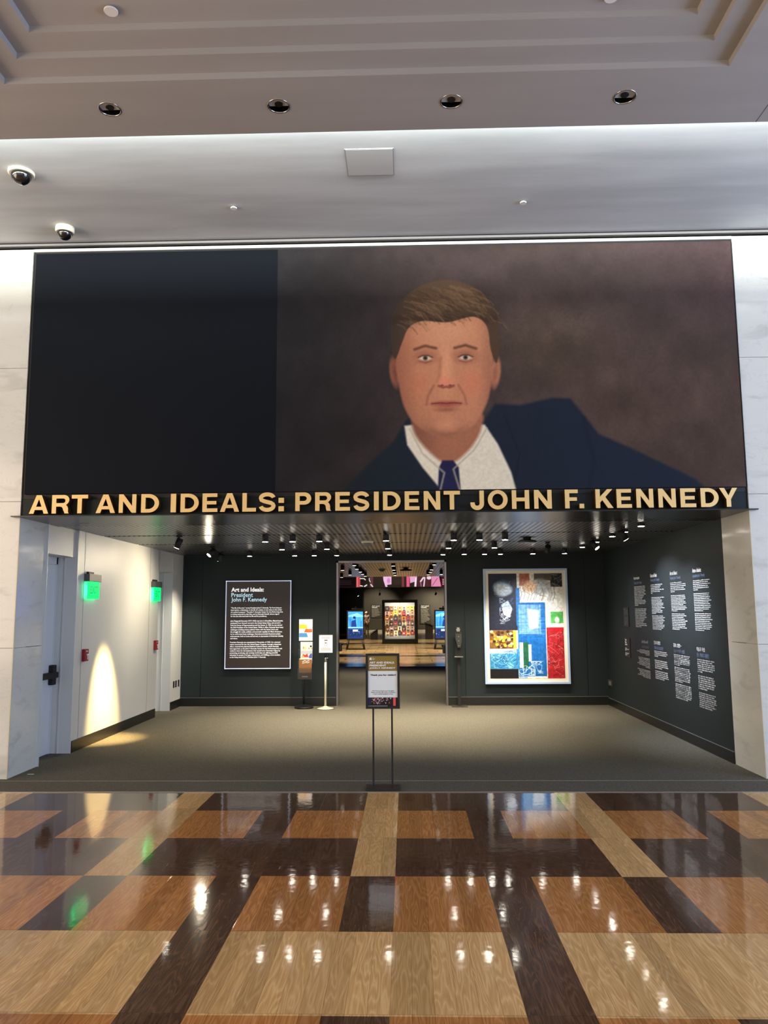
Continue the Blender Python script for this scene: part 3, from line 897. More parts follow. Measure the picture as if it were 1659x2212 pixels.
# slots let in the lip (small dark openings)
MB2 = MB()
for x in (-3.85, -0.45, 2.9, 3.45): MB2.box(x-0.06, x+0.06, 9.25, 9.27, ZS-0.0135, ZS-0.0115)
struct(MB2.build('trim_8', BLACK))

# ------------------------------------------------------------------ vestibule walls
WX = -4.31; DX = -4.56
mb = MB()
mb.box(WX-0.3, WX, 10.19, 13.60, 0.15, ZS+0.05)                   # wall between the doors
mb.box(WX-0.3, WX, 14.42, YB, 0.15, ZS+0.05)
mb.box(WX-0.3, WX-0.001, 10.19, 13.60, 0, 0.15); mb.box(WX-0.3, WX-0.001, 14.42, YB, 0, 0.15)
mb.box(DX-0.2, XL-0.001, 9.30, 10.19, 2.50, ZS+0.05)                   # above first door, flush back
mb.box(DX-0.2, WX, 13.60, 14.42, 2.50, ZS+0.05)
struct(mb.build('wall_left', WHITEWALL), 'white wall on the left of the vestibule')
mb = MB(); mb.box(XR, XR+0.1, 9.42, YB+0.1, 0, ZS+0.05)
struct(mb.build('wall_right', DARKWALL), 'charcoal wall on the right covered with writing')
# joints in the white wall
mb = MB()
for y in (10.42, 13.14): mb.box(WX, WX+0.002, y-0.004, y+0.004, 0.15, ZS)
struct(mb.build('trim_9', mat('wall_joint', (140, 138, 132), 0.8)))
def door(n, y0, y1, label):
    mb = MB(); mb.box(DX-0.04, DX, y0, y1-0.06, 0.01, 2.40, bev=0.004)
    d = struct(mb.build('door_%d' % n, mat('white_door', (214, 216, 218), 0.35)), label)
    mb = MB()
    mb.box(DX-0.06, DX-0.001, y1-0.055, y1+0.0, 0, 2.5); mb.box(DX-0.06, DX-0.001, y0, y1, 2.41, 2.5)
    mb.box(DX-0.001, WX, y1-0.001, y1+0.02, 0, ZS); 
    mb.box(DX-0.0, WX+0.012, y1-0.02, y1-0.001, 0, ZS-0.02); mb.box(WX-0.16, WX-0.145, y1-0.03, y1-0.02, 0, ZS-0.02)
    mb.box(DX-0.0, WX, y0-0.02, y0, 0, ZS)
    o = link('door_frame', mb.mesh('door_frame', mat('white_frame', (206, 208, 206), 0.4)), None); o.parent = d
    return d
d1 = door(1, 9.34, 10.19, 'white fire door with black panic bar in the left wall')
d2 = door(2, 13.62, 14.42, 'white door in the left wall near the back corner')
mb = MB(); mb.bbox(DX, DX+0.07, 10.03, 10.12, 0.87, 1.12, 0.012); mb.bbox(DX+0.01, DX+0.085, 9.42, 10.15, 0.955, 1.03, 0.012)
o = mb.build('panic_bar', MATTEBLACK); o.parent = d1
mb = MB(); mb.bbox(DX, DX+0.04, 14.28, 14.34, 1.10, 1.2, 0.008)
o = mb.build('door_handle', STEEL); o.parent = d2
# baseboards
mb = MB(); mb.box(WX, WX+0.012, 10.22, 13.58, 0.004, 0.15); mb.box(WX, WX+0.012, 14.45, YB, 0.004, 0.15)
struct(mb.build('baseboard_left', BASEB))
mb = MB(); mb.box(XR-0.012, XR, 9.425, YB, 0.004, 0.135)
struct(mb.build('baseboard_right', BASEB))
mb = MB(); mb.box(XR-0.014, XR, 9.425, YB, 0.137, 0.142); mb.box(WX, -1.35, YB-0.014, YB, 0.158, 0.163); mb.box(0.78, XR, YB-0.014, YB, 0.158, 0.163)
struct(mb.build('trim_10', mat('base_line', (150, 154, 156), 0.3, metal=0.6)), 'thin metal line above the baseboards')
mb = MB(); mb.box(WX, -1.36, YB-0.012, YB, 0.004, 0.155); mb.box(0.80, XR, YB-0.012, YB, 0.004, 0.155)
struct(mb.build('baseboard_back', BASEB))
# back wall: charcoal panels with grooves
mb = MB()
xsL = [WX-0.3, -3.925, -1.485, -1.335]; xsR = [0.775, 1.11, 3.40, XR+0.1]
for xx in (xsL, xsR):
    for a, b in zip(xx, xx[1:]): mb.box(a+0.006, b-0.006, YB, YB+0.02, 0, ZS+0.05)
    mb.box(xx[0], xx[-1], YB+0.012, YB+0.25, 0, ZS+0.05, 1)
mb.box(-1.335, 0.775, YB, YB+0.25, 2.735, ZS+0.05)
struct(mb.build('wall_back', [DARKWALL, BLACK]), 'charcoal panelled wall with the wide doorway')
mb = MB()
mb.box(-1.335, -1.30, YB-0.006, YB+0.26, 0, 2.735); mb.box(0.74, 0.775, YB-0.006, YB+0.26, 0, 2.735)
mb.box(-1.335, 0.775, YB-0.006, YB+0.26, 2.70, 2.735)
struct(mb.build('trim_11', STEEL), 'metal jambs and head of the doorway')

# ------------------------------------------------------------------ lamps of the vestibule
LIT2 = mat('dim_lamp_face', (255, 255, 255), 0.5, emit=(255, 246, 230), estr=4.0)
def downlight(x, y, label, power, color=(255, 240, 214), target=None, angle=74, zt=ZS, group='black cylinder downlights under the vestibule ceiling', r=0.044, h=0.10, lit=True, cat='ceiling light', lampr=0.04, face=None):
    t = thing('cylinder_downlight', label, cat, (x, y, zt), group)
    MB().lathe((x, y, zt), [(0.012, 0.03), (0.012, -0.012)], 10).build('mounting_stem', MATTEBLACK, t)
    MB().lathe((x, y, zt), [(r*0.96, -0.008), (r, -0.012), (r, -h), (r*0.9, -h)], 24).build('housing', MATTEBLACK, t)
    MB().lathe((x, y, zt), [(r*0.88, -h+0.004), (r*0.88, -h-0.003)], 24).build('lens', face or LIT, t)
    if lit:
        tg = target or (x, y, 0)
        spot(t, (x, y, zt-h-0.012), tg, power, color, angle, 1.0, lampr)
    return t
row_words = ['front row', 'middle row', 'back row']
xsr = {0: [-1.99, -1.60, -1.22, -0.275, 0.68, 1.04, 1.40], 1: [-1.98, -1.26, -0.285, 0.685, 1.41], 2: [-2.79, -1.98, -1.63, -1.23, -0.287, 0.663, 1.04, 1.40, 1.68, 2.25, 2.81]}
ords = ['first', 'second', 'third', 'fourth', 'fifth', 'sixth', 'seventh', 'eighth', 'ninth', 'tenth', 'eleventh', 'twelfth']
yr = {0: 11.04, 1: 12.49, 2: 13.94}
for r_, xs_ in xsr.items():
    for i, x in enumerate(xs_):
        lab = 'black cylinder downlight under the vestibule ceiling, %s from the left in the %s' % (ords[i], row_words[r_])
        if r_ == 0: tg = (x, 11.8, 0); pw = 170
        elif r_ == 1: tg = (x, 13.1, 0); pw = 260
        else: tg = (x, 14.3, 0); pw = 150
        downlight(x, yr[r_], lab, pw, target=tg, angle=104)
for i, y in enumerate([9.95, 10.7, 11.35, 12.3, 13.3]):
    x = 2.98
    downlight(x, y, 'black cylinder downlight in the short row along the text wall, %s counted from the entrance' % ords[i], 40, color=(240, 246, 255), target=(XR, y-0.2, 1.3), angle=75, h=0.04, group='downlights along the text wall', cat='ceiling light')
# track spotlights
def track_spot(x, y, aim, power, color, label, angle=26, h=0.15):
    t = thing('track_spotlight', label, 'spotlight', (x, y, ZS))
    MB().box(x-0.03, x+0.03, y-0.05, y+0.05, ZS-0.02, ZS+0.01).build('track_adapter', MATTEBLACK, t)
    MB().rod((x, y, ZS), (x, y, ZS-0.06), 0.01).build('arm', MATTEBLACK, t)
    p = Vector((x, y, ZS-0.09)); d = (Vector(aim)-p).normalized()
    MB().rod(p-d*0.05, p+d*0.09, 0.045, 20).build('head', MATTEBLACK, t)
    MB().rod(p+d*0.088, p+d*0.093, 0.038, 20).build('lens', LIT, t)
    spot(t, p+d*0.10, aim, power, color, angle, 1.0, 0.05)
    return t
track_spot(-3.22, 11.04, (-4.31, 11.28, 0.25), 3000, (255, 214, 142), 'black track spotlight tilted to the white wall, nearest the entrance', angle=31)
track_spot(-3.2, 12.9, (-4.31, 12.0, 1.3), 200, (255, 240, 208), 'glaring track spotlight above the left end of the intro panel', angle=165)
track_spot(-3.35, 14.1, (-4.31, 14.7, 1.2), 260, (255, 244, 220), 'small track spotlight in the back left corner', angle=60)
track_spot(2.3, 12.75, (2.27, 15.1, 1.45), 380, (238, 244, 255), 'slim track spotlight aimed at the framed picture', angle=44)
track_spot(2.86, 12.0, (3.77, 11.4, 1.5), 170, (236, 244, 255), 'slim track spotlight aimed at the wall of writing', angle=90)
track_spot(2.86, 10.4, (3.77, 10.6, 1.4), 170, (236, 244, 255), 'slim track spotlight near the entrance aimed at the text wall', angle=90)
# loudspeaker-like black box, detector, disc
t = thing('smoke_detector', 'cream round detector in the middle of the vestibule ceiling', 'detector', (-0.60, 12.2, ZS))
MB().lathe((-0.60, 12.2, ZS), [(0.10, 0), (0.10, -0.02), (0.085, -0.03)], 28).build('base_plate', CREAM, t)
MB().lathe((-0.60, 12.2, ZS), [(0.06, -0.03), (0.055, -0.07), (0.03, -0.085)], 24).build('sensor_head', mat('detector_grey', (120, 118, 112), 0.5), t)
t = thing('ceiling_disc', 'wide black disc fixture under the ceiling in front of the framed picture', 'ceiling fixture', (1.84, 11.9, ZS))
MB().lathe((1.84, 11.9, ZS), [(0.06, 0), (0.06, -0.03)], 20).build('neck', MATTEBLACK, t)
MB().lathe((1.84, 11.9, ZS), [(0.10, -0.03), (0.15, -0.05), (0.13, -0.068), (0.05, -0.078)], 32).build('dish', mat('satin_black', (40, 40, 42), 0.25), t)

# ------------------------------------------------------------------ things on the white wall
GREEN = mat('green_lit_acrylic', (0, 120, 60), 0.2, emit=(10, 250, 130), estr=1.15)
GREENL = mat('green_lettering', (0, 90, 46), 0.3, emit=(0, 190, 96), estr=0.9)
def exit_sign(y0, y1, label, wx=WX):
    t = thing('exit_sign', label, 'exit sign', (wx, y0, 1.96))
    MB().bbox(wx, wx+0.035, (y0+y1)/2-0.14, (y0+y1)/2+0.04, 2.285, 2.33, 0.004).build('wall_bracket', MATTEBLACK, t)
    hb = MB().bbox(wx+0.0, wx+0.075, y0, y1, 2.20, 2.30, 0.004).build('housing', mat('grey_metal_box', (92, 92, 92), 0.4, metal=0.5), t)
    p = MB().bbox(wx+0.045, wx+0.058, y0+0.015, y1-0.015, 1.965, 2.20, 0.003).build('lit_panel', GREEN, t)
    mm = MB(); f = on_left(wx+0.058)
    for a, b, c_, d in ((y0+0.05, y1-0.05, 2.000, 2.006), (y0+0.05, y1-0.05, 2.17, 2.176), (y0+0.05, y0+0.056, 2.0, 2.176), (y1-0.056, y1-0.05, 2.0, 2.176)):
        mm.box(wx+0.058, wx+0.0595, a, b, c_, d)
    write(mm, 'EXIT', y0+0.08, y1-0.08, 2.035, 2.14, f, 0.0015, bold=0.03)
    mm.build('lettering', GREENL, p).location = (0, 0, 0)
    l = bpy.data.lights.new('glow', 'AREA'); l.shape = 'RECTANGLE'; l.size = y1-y0-0.05; l.size_y = 0.2; l.energy = 0.9; l.color = (0.05, 1.0, 0.4)
    o = bpy.data.objects.new('glow', l); COL.objects.link(o); o.location = (wx+0.042, (y0+y1)/2, 2.08)
    o.rotation_euler = Vector((-1, 0, 0)).to_track_quat('-Z', 'Y').to_euler(); attach(o, t)
exit_sign(10.42, 10.84, 'green lit exit sign on the white wall beside the first door')
exit_sign(13.20, 13.58, 'green lit exit sign on the white wall farther back, beside the second door')
def pull(y, label):
    t = thing('fire_alarm_pull', label, 'fire alarm', (WX, y, 1.14))
    b = MB().bbox(WX, WX+0.045, y, y+0.13, 1.14, 1.30, 0.006).build('body', RED, t)
    mm = MB(); mm.bbox(WX+0.045, WX+0.06, y+0.05, y+0.115, 1.215, 1.235, 0.003); mm.bbox(WX+0.045, WX+0.055, y+0.074, y+0.092, 1.16, 1.22, 0.003)
    mm.build('pull_handle', WHITE, t)
    mm = MB(); write(mm, 'FIRE', y+0.03, y+0.10, 1.26, 1.28, on_left(WX+0.0455), 0.001, bold=0.03)
    mm.build('lettering', INK_W, t)
pull(10.44, 'small red fire alarm pull under the nearer exit sign')
pull(13.42, 'small red fire alarm pull under the farther exit sign')
for i, (y, w) in enumerate(((14.62, 'left'), (14.76, 'middle'), (14.93, 'right'))):
    t = thing('wall_outlet', 'black wall outlet plate low on the white wall near the corner, %s of three' % w, 'outlet', (WX, y, 0.40))
    MB().bbox(WX, WX+0.008, y, y+0.075, 0.39, 0.51, 0.002).build('cover_plate', MATTEBLACK, t)
    mm = MB()
    for z in (0.425, 0.475): mm.box(WX+0.008, WX+0.0095, y+0.022, y+0.053, z-0.014, z+0.014)
    mm.build('sockets', mat('socket_grey', (60, 60, 60), 0.5), t)
t = thing('wall_outlet', 'dark outlet box low on the text wall beside the back corner', 'outlet', (XR, 14.9, 0.37))
MB().bbox(XR-0.02, XR, 14.78, 15.05, 0.365, 0.48, 0.003).build('cover_plate', mat('plate_dark', (62, 64, 64), 0.4), t)
mm = MB()
for y in (14.84, 14.93): mm.box(XR-0.023, XR-0.02, y-0.025, y+0.025, 0.39, 0.455)
mm.build('sockets', mat('socket_pale', (150, 150, 146), 0.5), t)
t = tag(MB().box(-4.225, -4.155, 8.885, 8.905, 0.005, 0.007).build('tape_strip', PAPER), 'tiny white tape strip on the carpet beside the left pier', 'tape')

# ------------------------------------------------------------------ intro panel on the back wall
t = thing('intro_panel', 'dark brown lit text panel with white border on the back wall', 'text panel', (-2.82, YB, 0.70))
x0, x1, z0, z1 = -3.455, -2.195, 0.70, 2.366
MB().bbox(x0, x1, YB-0.075, YB-0.002, z0, z1, 0.004).build('cabinet', MATTEBLACK, t)
MB().box(x0+0.02, x1-0.02, YB-0.077, YB-0.0745, z0+0.02, z1-0.02).build('screen', mat('brown_screen', (44, 36, 34), 0.35, emit=(58, 48, 46), estr=0.25), t)
mm = MB(); b_ = 0.016
mm.box(x0, x1, YB-0.08, YB-0.076, z0, z0+b_); mm.box(x0, x1, YB-0.08, YB-0.076, z1-b_, z1)
mm.box(x0, x0+b_, YB-0.08, YB-0.076, z0, z1); mm.box(x1-b_, x1, YB-0.08, YB-0.076, z0, z1)
mm.build('lit_border', mat('lit_border', (220, 226, 240), 0.4, emit=(196, 208, 240), estr=0.6), t)
LW = mat('lit_white_text', (240, 240, 240), 0.5, emit=(255, 255, 255), estr=0.75)
LB = mat('lit_blue_text', (190, 222, 240), 0.5, emit=(186, 220, 240), estr=0.75)
f = on_back(YB-0.0775)
mm = MB(); write(mm, 'Art and Ideals:', -3.348, -2.72, 2.155, 2.235, f, bold=0.028)
mm.build('title_line', LW, t)
mm = MB(); write(mm, 'President', -3.346, -2.93, 2.055, 2.135, f, bold=0.012)
write(mm, 'John F. Kennedy', -3.346, -2.66, 1.945, 2.045, f, bold=0.012)
mm.build('title_name', LB, t)
P1 = '''“The life of the arts,” wrote President John F. Kennedy, “far from being an
interruption, a distraction, in the life of a nation, is very close to the center
of a nation’s purpose.” The John F. Kennedy Center for the Performing Arts
is a living memorial to that idea, and to Kennedy himself, whose regard
for the arts informed both his life and his presidency.'''
P2 = '''John Fitzgerald Kennedy (1917–1963) was born in Brookline, Massachusetts,
graduated from Harvard, served in the United States Navy, and served in
both the House of Representatives and the Senate. In 1960, he was elected
the 35th President of the United States. While in office, Kennedy faced many
challenges including intense political rivalry with the Soviet Union and
the struggle for social, political, and economic equality for Black Americans.
As he confronted these challenges, Kennedy promoted America’s artistic
achievements, both at home and abroad, as expressions of American identity
and values.'''
P3 = '''President Kennedy was assassinated in November of 1963. As a stunned
nation mourned his loss, the United States Congress, through a bipartisan
effort, renamed the planned National Cultural Center, which Kennedy
had supported, as the John F. Kennedy Center for the Performing Arts and
crafted a vision for the institution that would honor Kennedy’s legacy by
presenting, producing, and curating world-class art; offering powerful
education to people of all ages, everywhere; and fulfilling a core mandate
as the living memorial to President John F. Kennedy.'''
mm = MB()
write(mm, P1, -3.353, -2.352, 1.669, 1.862, f, line=1.1, bold=0.014)
write(mm, P2, -3.355, -2.34, 1.259, 1.616, f, line=1.1, bold=0.014)
write(mm, P3, -3.357, -2.363, 0.900, 1.213, f, line=1.1, bold=0.014)
mm.build('paragraphs', LW, t)

# ------------------------------------------------------------------ framed picture (a plain colour-block collage stands here)
t = thing('framed_picture', 'large white-framed collage of blue, red, black and yellow blocks', 'framed art', (2.27, YB, 0.40))
x0, x1, z0, z1 = 1.47, 3.06, 0.40, 2.555
MB().bbox(x0+0.02, x1-0.02, YB-0.05, YB, z0+0.02, z1-0.02, 0.004).build('backing', MATTEBLACK, t)
fw = 0.035; mm = MB(); ya, yb = YB-0.085, YB-0.03
mm.box(x0, x1, ya, yb, z0, z0+fw); mm.box(x0, x1, ya, yb, z1-fw, z1); mm.box(x0, x0+fw, ya, yb, z0+fw, z1-fw); mm.box(x1-fw, x1, ya, yb, z0+fw, z1-fw)
mm.build('frame', mat('pale_blue_frame', (176, 200, 236), 0.35), t)
MB().box(x0+fw, x1-fw, YB-0.06, YB-0.05, z0+fw, z1-fw).build('mat_board', mat('ivory_mat', (236, 228, 212), 0.7), t)
ax0, ax1, az0, az1 = 1.565, 2.965, 0.50, 2.465
c = Canvas(ax0, ax1, az0, az1, 300, (232, 228, 214))
w_, h_ = ax1-ax0, az1-az0
U = lambda u: ax0+u*w_
V = lambda v: az0+v*h_
def R4(u0, u1, v0, v1, col, al=1.0): c.rect(U(u0), U(u1), V(v0), V(v1), col, None, al)
R4(0, .385, .455, 1, (34, 36, 52)); R4(.37, .42, .50, .86, (26, 110, 176))
rr = random.Random(11)
def scrib(u0, u1, v0, v1, col, n, wd=0.006, seg=5, al=0.8):
    for _ in range(n):
        p = [(U(rr.uniform(u0, u1)), V(rr.uniform(v0, v1)))]
        for _ in range(seg):
            q = (min(max(p[-1][0]+rr.uniform(-.1, .1)*w_, U(u0)), U(u1)), min(max(p[-1][1]+rr.uniform(-.06, .06)*h_, V(v0)), V(v1)))
            p.append(q)
        c.line(p, wd, col, None, al)
# dark block with pale round and angular brush marks
for k in range(5):
    c.ell(U(.17+.01*k), V(.88-.012*k), .12*w_, .055*h_, rr.choice([(150, 180, 208), (90, 130, 170), (206, 216, 224)]), 0.02, rr.uniform(-.6, .6), 0.55)
scrib(.08, .30, .80, .96, (226, 234, 240), 4, 0.004, al=.5)
c.poly([(U(.17), V(.70)), (U(.26), V(.74)), (U(.32), V(.66)), (U(.28), V(.58)), (U(.20), V(.60))], (214, 224, 232), 0.01)
scrib(.15, .33, .52, .76, (230, 236, 242), 9, 0.007); scrib(.15, .33, .52, .76, (80, 120, 160), 6, 0.006)
# upper right: sketchy ochre, grey and red
R4(.42, .56, .88, 1, (178, 98, 72), .75); R4(.84, 1, .87, 1, (30, 28, 30)); R4(.62, .86, .93, 1, (86, 78, 70), .7)
c.ell(U(.70), V(.87), .15*w_, .075*h_, (176, 176, 170), 0.03); c.ell(U(.56), V(.87), .10*w_, .06*h_, (216, 170, 120), 0.03, 0, .7)
for k in range(16):
    u = rr.uniform(.42, .9); c.line([(U(u), V(.86)), (U(u+.02), V(.80)), (U(u-.01), V(.74))], 0.008, rr.choice([(120, 104, 84), (160, 140, 114), (92, 80, 66)]), 0.006, .7)
scrib(.42, .9, .76, .98, (110, 92, 74), 8, 0.005); scrib(.86, 1, .88, .99, (200, 200, 200), 4, 0.004)
# blue centre block
R4(.385, .76, .02, .72, (22, 98, 168)); R4(.40, .70, .42, .70, (110, 160, 206), .7)
for k in range(26):
    v = rr.uniform(.36, .72); c.line([(U(.39), V(v)), (U(.75), V(v+rr.uniform(-.02, .02)))], 0.006, rr.choice([(190, 214, 232), (30, 100, 170), (60, 130, 190)]), 0.005, .5)
for k in range(22):
    u = rr.uniform(.39, .76); c.line([(U(u), V(.05)), (U(u), V(.70))], 0.005, rr.choice([(20, 80, 150), (70, 140, 196)]), 0.005, .4)
c.poly([(U(.52), V(.66)), (U(.68), V(.64)), (U(.66), V(.48)), (U(.54), V(.46))], (206, 218, 228), 0.02)
R4(.45, .52, .10, .34, (30, 92, 58)); R4(.40, .45, .10, .34, (206, 216, 224)); R4(.52, .56, .16, .32, (196, 208, 220))
# green, red, yellow-brown, cyan, black
R4(.83, 1, .52, .63, (84, 170, 82)); c.ell(U(.915), V(.55), .03*w_, .03*h_, (226, 232, 214), 0.01)
R4(.77, 1, 0, .48, (176, 34, 40)); scrib(.78, .99, .02, .46, (226, 170, 160), 16, 0.004); scrib(.78, .99, .02, .46, (110, 12, 20), 12, 0.008)
R4(.82, 1, .44, .48, (190, 22, 30))
R4(0, .36, .28, .455, (130, 92, 44))
for k in range(60): c.ell(U(rr.uniform(.02, .34)), V(rr.uniform(.29, .445)), .022*w_, .013*h_, rr.choice([(226, 190, 60), (90, 52, 30), (196, 150, 60), (236, 220, 160), (60, 34, 22)]), 0.006)
R4(.32, .36, .28, .455, (228, 206, 60))
R4(0, .40, .09, .28, (60, 140, 190)); R4(0, .36, .235, .28, (206, 222, 226)); scrib(.02, .34, .10, .24, (140, 200, 224), 14, 0.012); scrib(.02, .38, .10, .26, (20, 90, 150), 8, 0.010)
R4(0, .38, 0, .09, (26, 24, 28)); scrib(.38, .60, .03, .12, (206, 222, 232), 10, 0.010); R4(.385, .50, .0, .02, (160, 190, 214))
scrib(.55, .72, .05, .16, (200, 214, 226), 8, 0.010)
c.noise(0.03, 0.03, 0.12)
MB().box(ax0, ax1, YB-0.062, YB-0.060, az0, az1).build('print_sheet', PAPER, t)
c.build('artwork', on_back(YB-0.0635), attr_mat('printed_collage', 0.45), t)

# ------------------------------------------------------------------ writing on the right wall
RU = 'Искусство и идеалы:|Президент Джон Ф. Кеннеди|«Жизнь искусств вовсе не помеха в жизни нации, она близка к самому сердцу её предназначения». Центр исполнительских искусств имени Джона Ф. Кеннеди является живым памятником этой идее и самому президенту'
DE = 'Kunst und Ideale:|Präsident John F. Kennedy|„Das Leben der Künste ist keine Unterbrechung im Leben einer Nation, es steht dem Zentrum ihrer Bestimmung sehr nahe“, schrieb Präsident John F. Kennedy. Das Zentrum für darstellende Künste ist ein lebendiges Denkmal dieser Idee'
FR = 'Art et idéaux :|Président John F. Kennedy|« La vie des arts, loin d’être une interruption dans la vie d’une nation, est très proche du centre de sa raison d’être », écrivait le Président John F. Kennedy. Le Centre des arts du spectacle est un mémorial vivant dédié à cette idée'
ES = 'Arte e ideales:|el presidente John F. Kennedy|«La vida de las artes, lejos de ser una interrupción en la vida de una nación, está muy cerca del centro de su propósito», escribió el presidente John F. Kennedy. El Centro para las Artes Escénicas es un monumento vivo a esa idea'
AR = ':لثملاو نفلا|يدينيك نوج سيئرلا|حورلا نع ريبعت وه نفلا ةايح نإ ةمألا ةايح يف ةعطاقم تسيل يدينيك نوج سيئرلا لاق ةركفلا هذهل يح راكذت وه زكرملا اذه'
ZH = '艺术与理想：|约翰·肯尼迪总统|约翰·肯尼迪总统写道艺术的生命绝不是国家生命中的中断或干扰它非常接近国家目标的中心肯尼迪表演艺术中心是对这一理念的活纪念'
JA = '芸術と理想ー|ジョン・F・ケネディ大統領|ジョン・Ｆ・ケネディ大統領は芸術の命は国家の命の妨げではなく国家の目的の中心に非常に近いものであると書いていますケネディセンターはこの理念の生きた記念碑です'
KO = '예술과 이상:|존 F. 케네디 대통령|예술의 삶은 한 나라의 삶에서 방해가 되기보다 국가 목적의 중심에 매우 가깝다고 존 F. 케네디 대통령은 썼습니다 케네디 센터는 이 이념을 기리는 살아 있는 기념관입니다'
def wrapfill(text, cols, lines, cjk=False, seed=1, tail=0.4):
    rr = random.Random(seed); src = (text + ('' if cjk else '. ')) * 30
    out = []; pos = rr.randrange(0, len(text)//2)
    if not cjk:
        while src[pos] != ' ': pos += 1
        pos += 1
    for i in range(lines):
        n = cols if i < lines-1 else int(cols*tail)
        if cjk: out.append(src[pos:pos+n-rr.randrange(0, 2)]); pos += n
        else:
            e = pos+n
            while src[e] != ' ' and e > pos+3: e -= 1
            out.append(src[pos:e].strip()); pos = e+1
    return '\n'.join(out)
def column(data, name_, yA, yB, zt, zb, paras, label, cols, cjk=False, right=False):
    """yA far edge (left as seen), yB near edge; paras = [(frac_top, frac_bottom, lines)]"""
    h1, h2, body = data.split('|')
    t = thing('wall_text', label, 'wall text', (XR, yA, zb), 'columns of writing on the charcoal wall')
    f = on_right(XR); u0, u1 = -yA, -yB; W_ = u1-u0; H_ = zt-zb
    al = 'RIGHT' if right else 'LEFT'
    a = MB(); q0 = u0 if not right else u0+W_*0.42
    write(a, h1, q0, q0+W_*(0.52 if not right else 0.5), zt-0.055, zt, f, 0.0015, bold=0.0 if cjk or right else 0.025)
    a.build('heading', INK_W, t)
    a = MB(); write(a, h2, q0, q0+W_*(0.70 if not right else 0.55), zt-0.13, zt-0.075, f, 0.0015)
    a.build('subheading', INK_B, t)
    a = MB()
    for k, (p0, p1, n) in enumerate(paras):
        txt = wrapfill(body, cols, n, cjk, 3*k+n, 0.35+0.2*k)
        write(a, txt, u0, u1, zt-H_*p1, zt-H_*p0, f, 0.0015, align=al, res=1, line=1.35 if cjk else 1.15, bold=0.02 if not cjk else 0.012)
    a.build('paragraphs', INK_W, t)
column(RU, 'ru', 13.13, 12.52, 2.305, 1.488, [(.19, .58, 13), (.63, 1.0, 12)], 'white text column top left on the charcoal wall, farthest of the upper four', 34)
column(DE, 'de', 12.24, 11.64, 2.315, 1.468, [(.19, .36, 6), (.42, .72, 12), (.745, 1.0, 10)], 'white text column second from the back corner in the upper row', 36)
column(FR, 'fr', 11.34, 10.73, 2.31, 1.488, [(.19, .36, 6), (.41, .69, 11), (.72, 1.0, 10)], 'white text column third from the back corner in the upper row', 38)
column(ES, 'es', 10.45, 9.86, 2.305, 1.500, [(.19, .36, 6), (.40, .69, 11), (.72, 1.0, 10)], 'white text column top right, nearest the marble pier in the upper row', 40)
column(AR, 'ar', 13.13, 12.47, 1.29, 0.70, [(.25, .40, 4), (.46, .73, 7), (.77, 1.0, 6)], 'right-aligned script column lowest left, farthest of the lower four', 36, right=True)
column(ZH, 'zh', 12.22, 11.62, 1.30, 0.735, [(.26, .42, 4), (.50, .73, 5), (.78, 1.0, 5)], 'white text column second from the back corner in the lower row', 22, True)
column(JA, 'ja', 11.34, 10.72, 1.30, 0.545, [(.20, .40, 7), (.43, .70, 9), (.73, 1.0, 9)], 'long white text column third from the back corner in the lower row', 20, True)
column(KO, 'ko', 10.45, 9.885, 1.29, 0.525, [(.20, .42, 7), (.47, .70, 7), (.75, 1.0, 8)], 'white text column lowest right, nearest the marble pier in the lower row', 24, True)
def plaque(y0, y1, z0, z1, lab, top):
    t = thing('wall_plaque', lab, 'plaque', (XR, y0, z0))
    MB().bbox(XR-0.012, XR, y1, y0, z0, z1, 0.002).build('board', mat('plaque_grey', (34, 36, 36), 0.5), t)
    a = MB(); f = on_right(XR-0.0125); H_ = z1-z0; u0, u1 = -y0+0.02, -y1-0.02
    if top:
        write(a, 'Labels\nEtiquetas', u0+0.0, u0+0.10, z1-0.045, z1-0.015, f, 0.001, bold=0.03)
        write(a, wrapfill(ES.split('|')[2], 30, 7), u0, u1, z1-H_*.42, z1-H_*.12, f, 0.001, res=1)
        write(a, wrapfill(FR.split('|')[2], 30, 8, seed=3), u0, u1, z0+H_*.08, z0+H_*.50, f, 0.001, res=1)
    else:
        write(a, 'Touch\nPlease\nDo Not', u0, u0+0.13, z1-H_*.38, z1-H_*.05, f, 0.001, bold=0.05)
        write(a, wrapfill(DE.split('|')[2], 18, 3), u0, u1-0.05, z1-H_*.66, z1-H_*.50, f, 0.001, bold=0.02)
        write(a, wrapfill(DE.split('|')[2], 18, 3, seed=4), u0, u1-0.05, z0+H_*.08, z0+H_*.24, f, 0.001, bold=0.02)
    a.build('lettering', INK_W if not top else mat('grey_vinyl', (150, 152, 152), 0.6), t)
plaque(13.79, 13.50, 1.482, 1.809, 'small dark plaque with fine grey text, the upper of two beside the wall writing', True)
plaque(13.80, 13.49, 0.965, 1.290, 'small dark plaque with bold white text, the lower of two beside the wall writing', False)

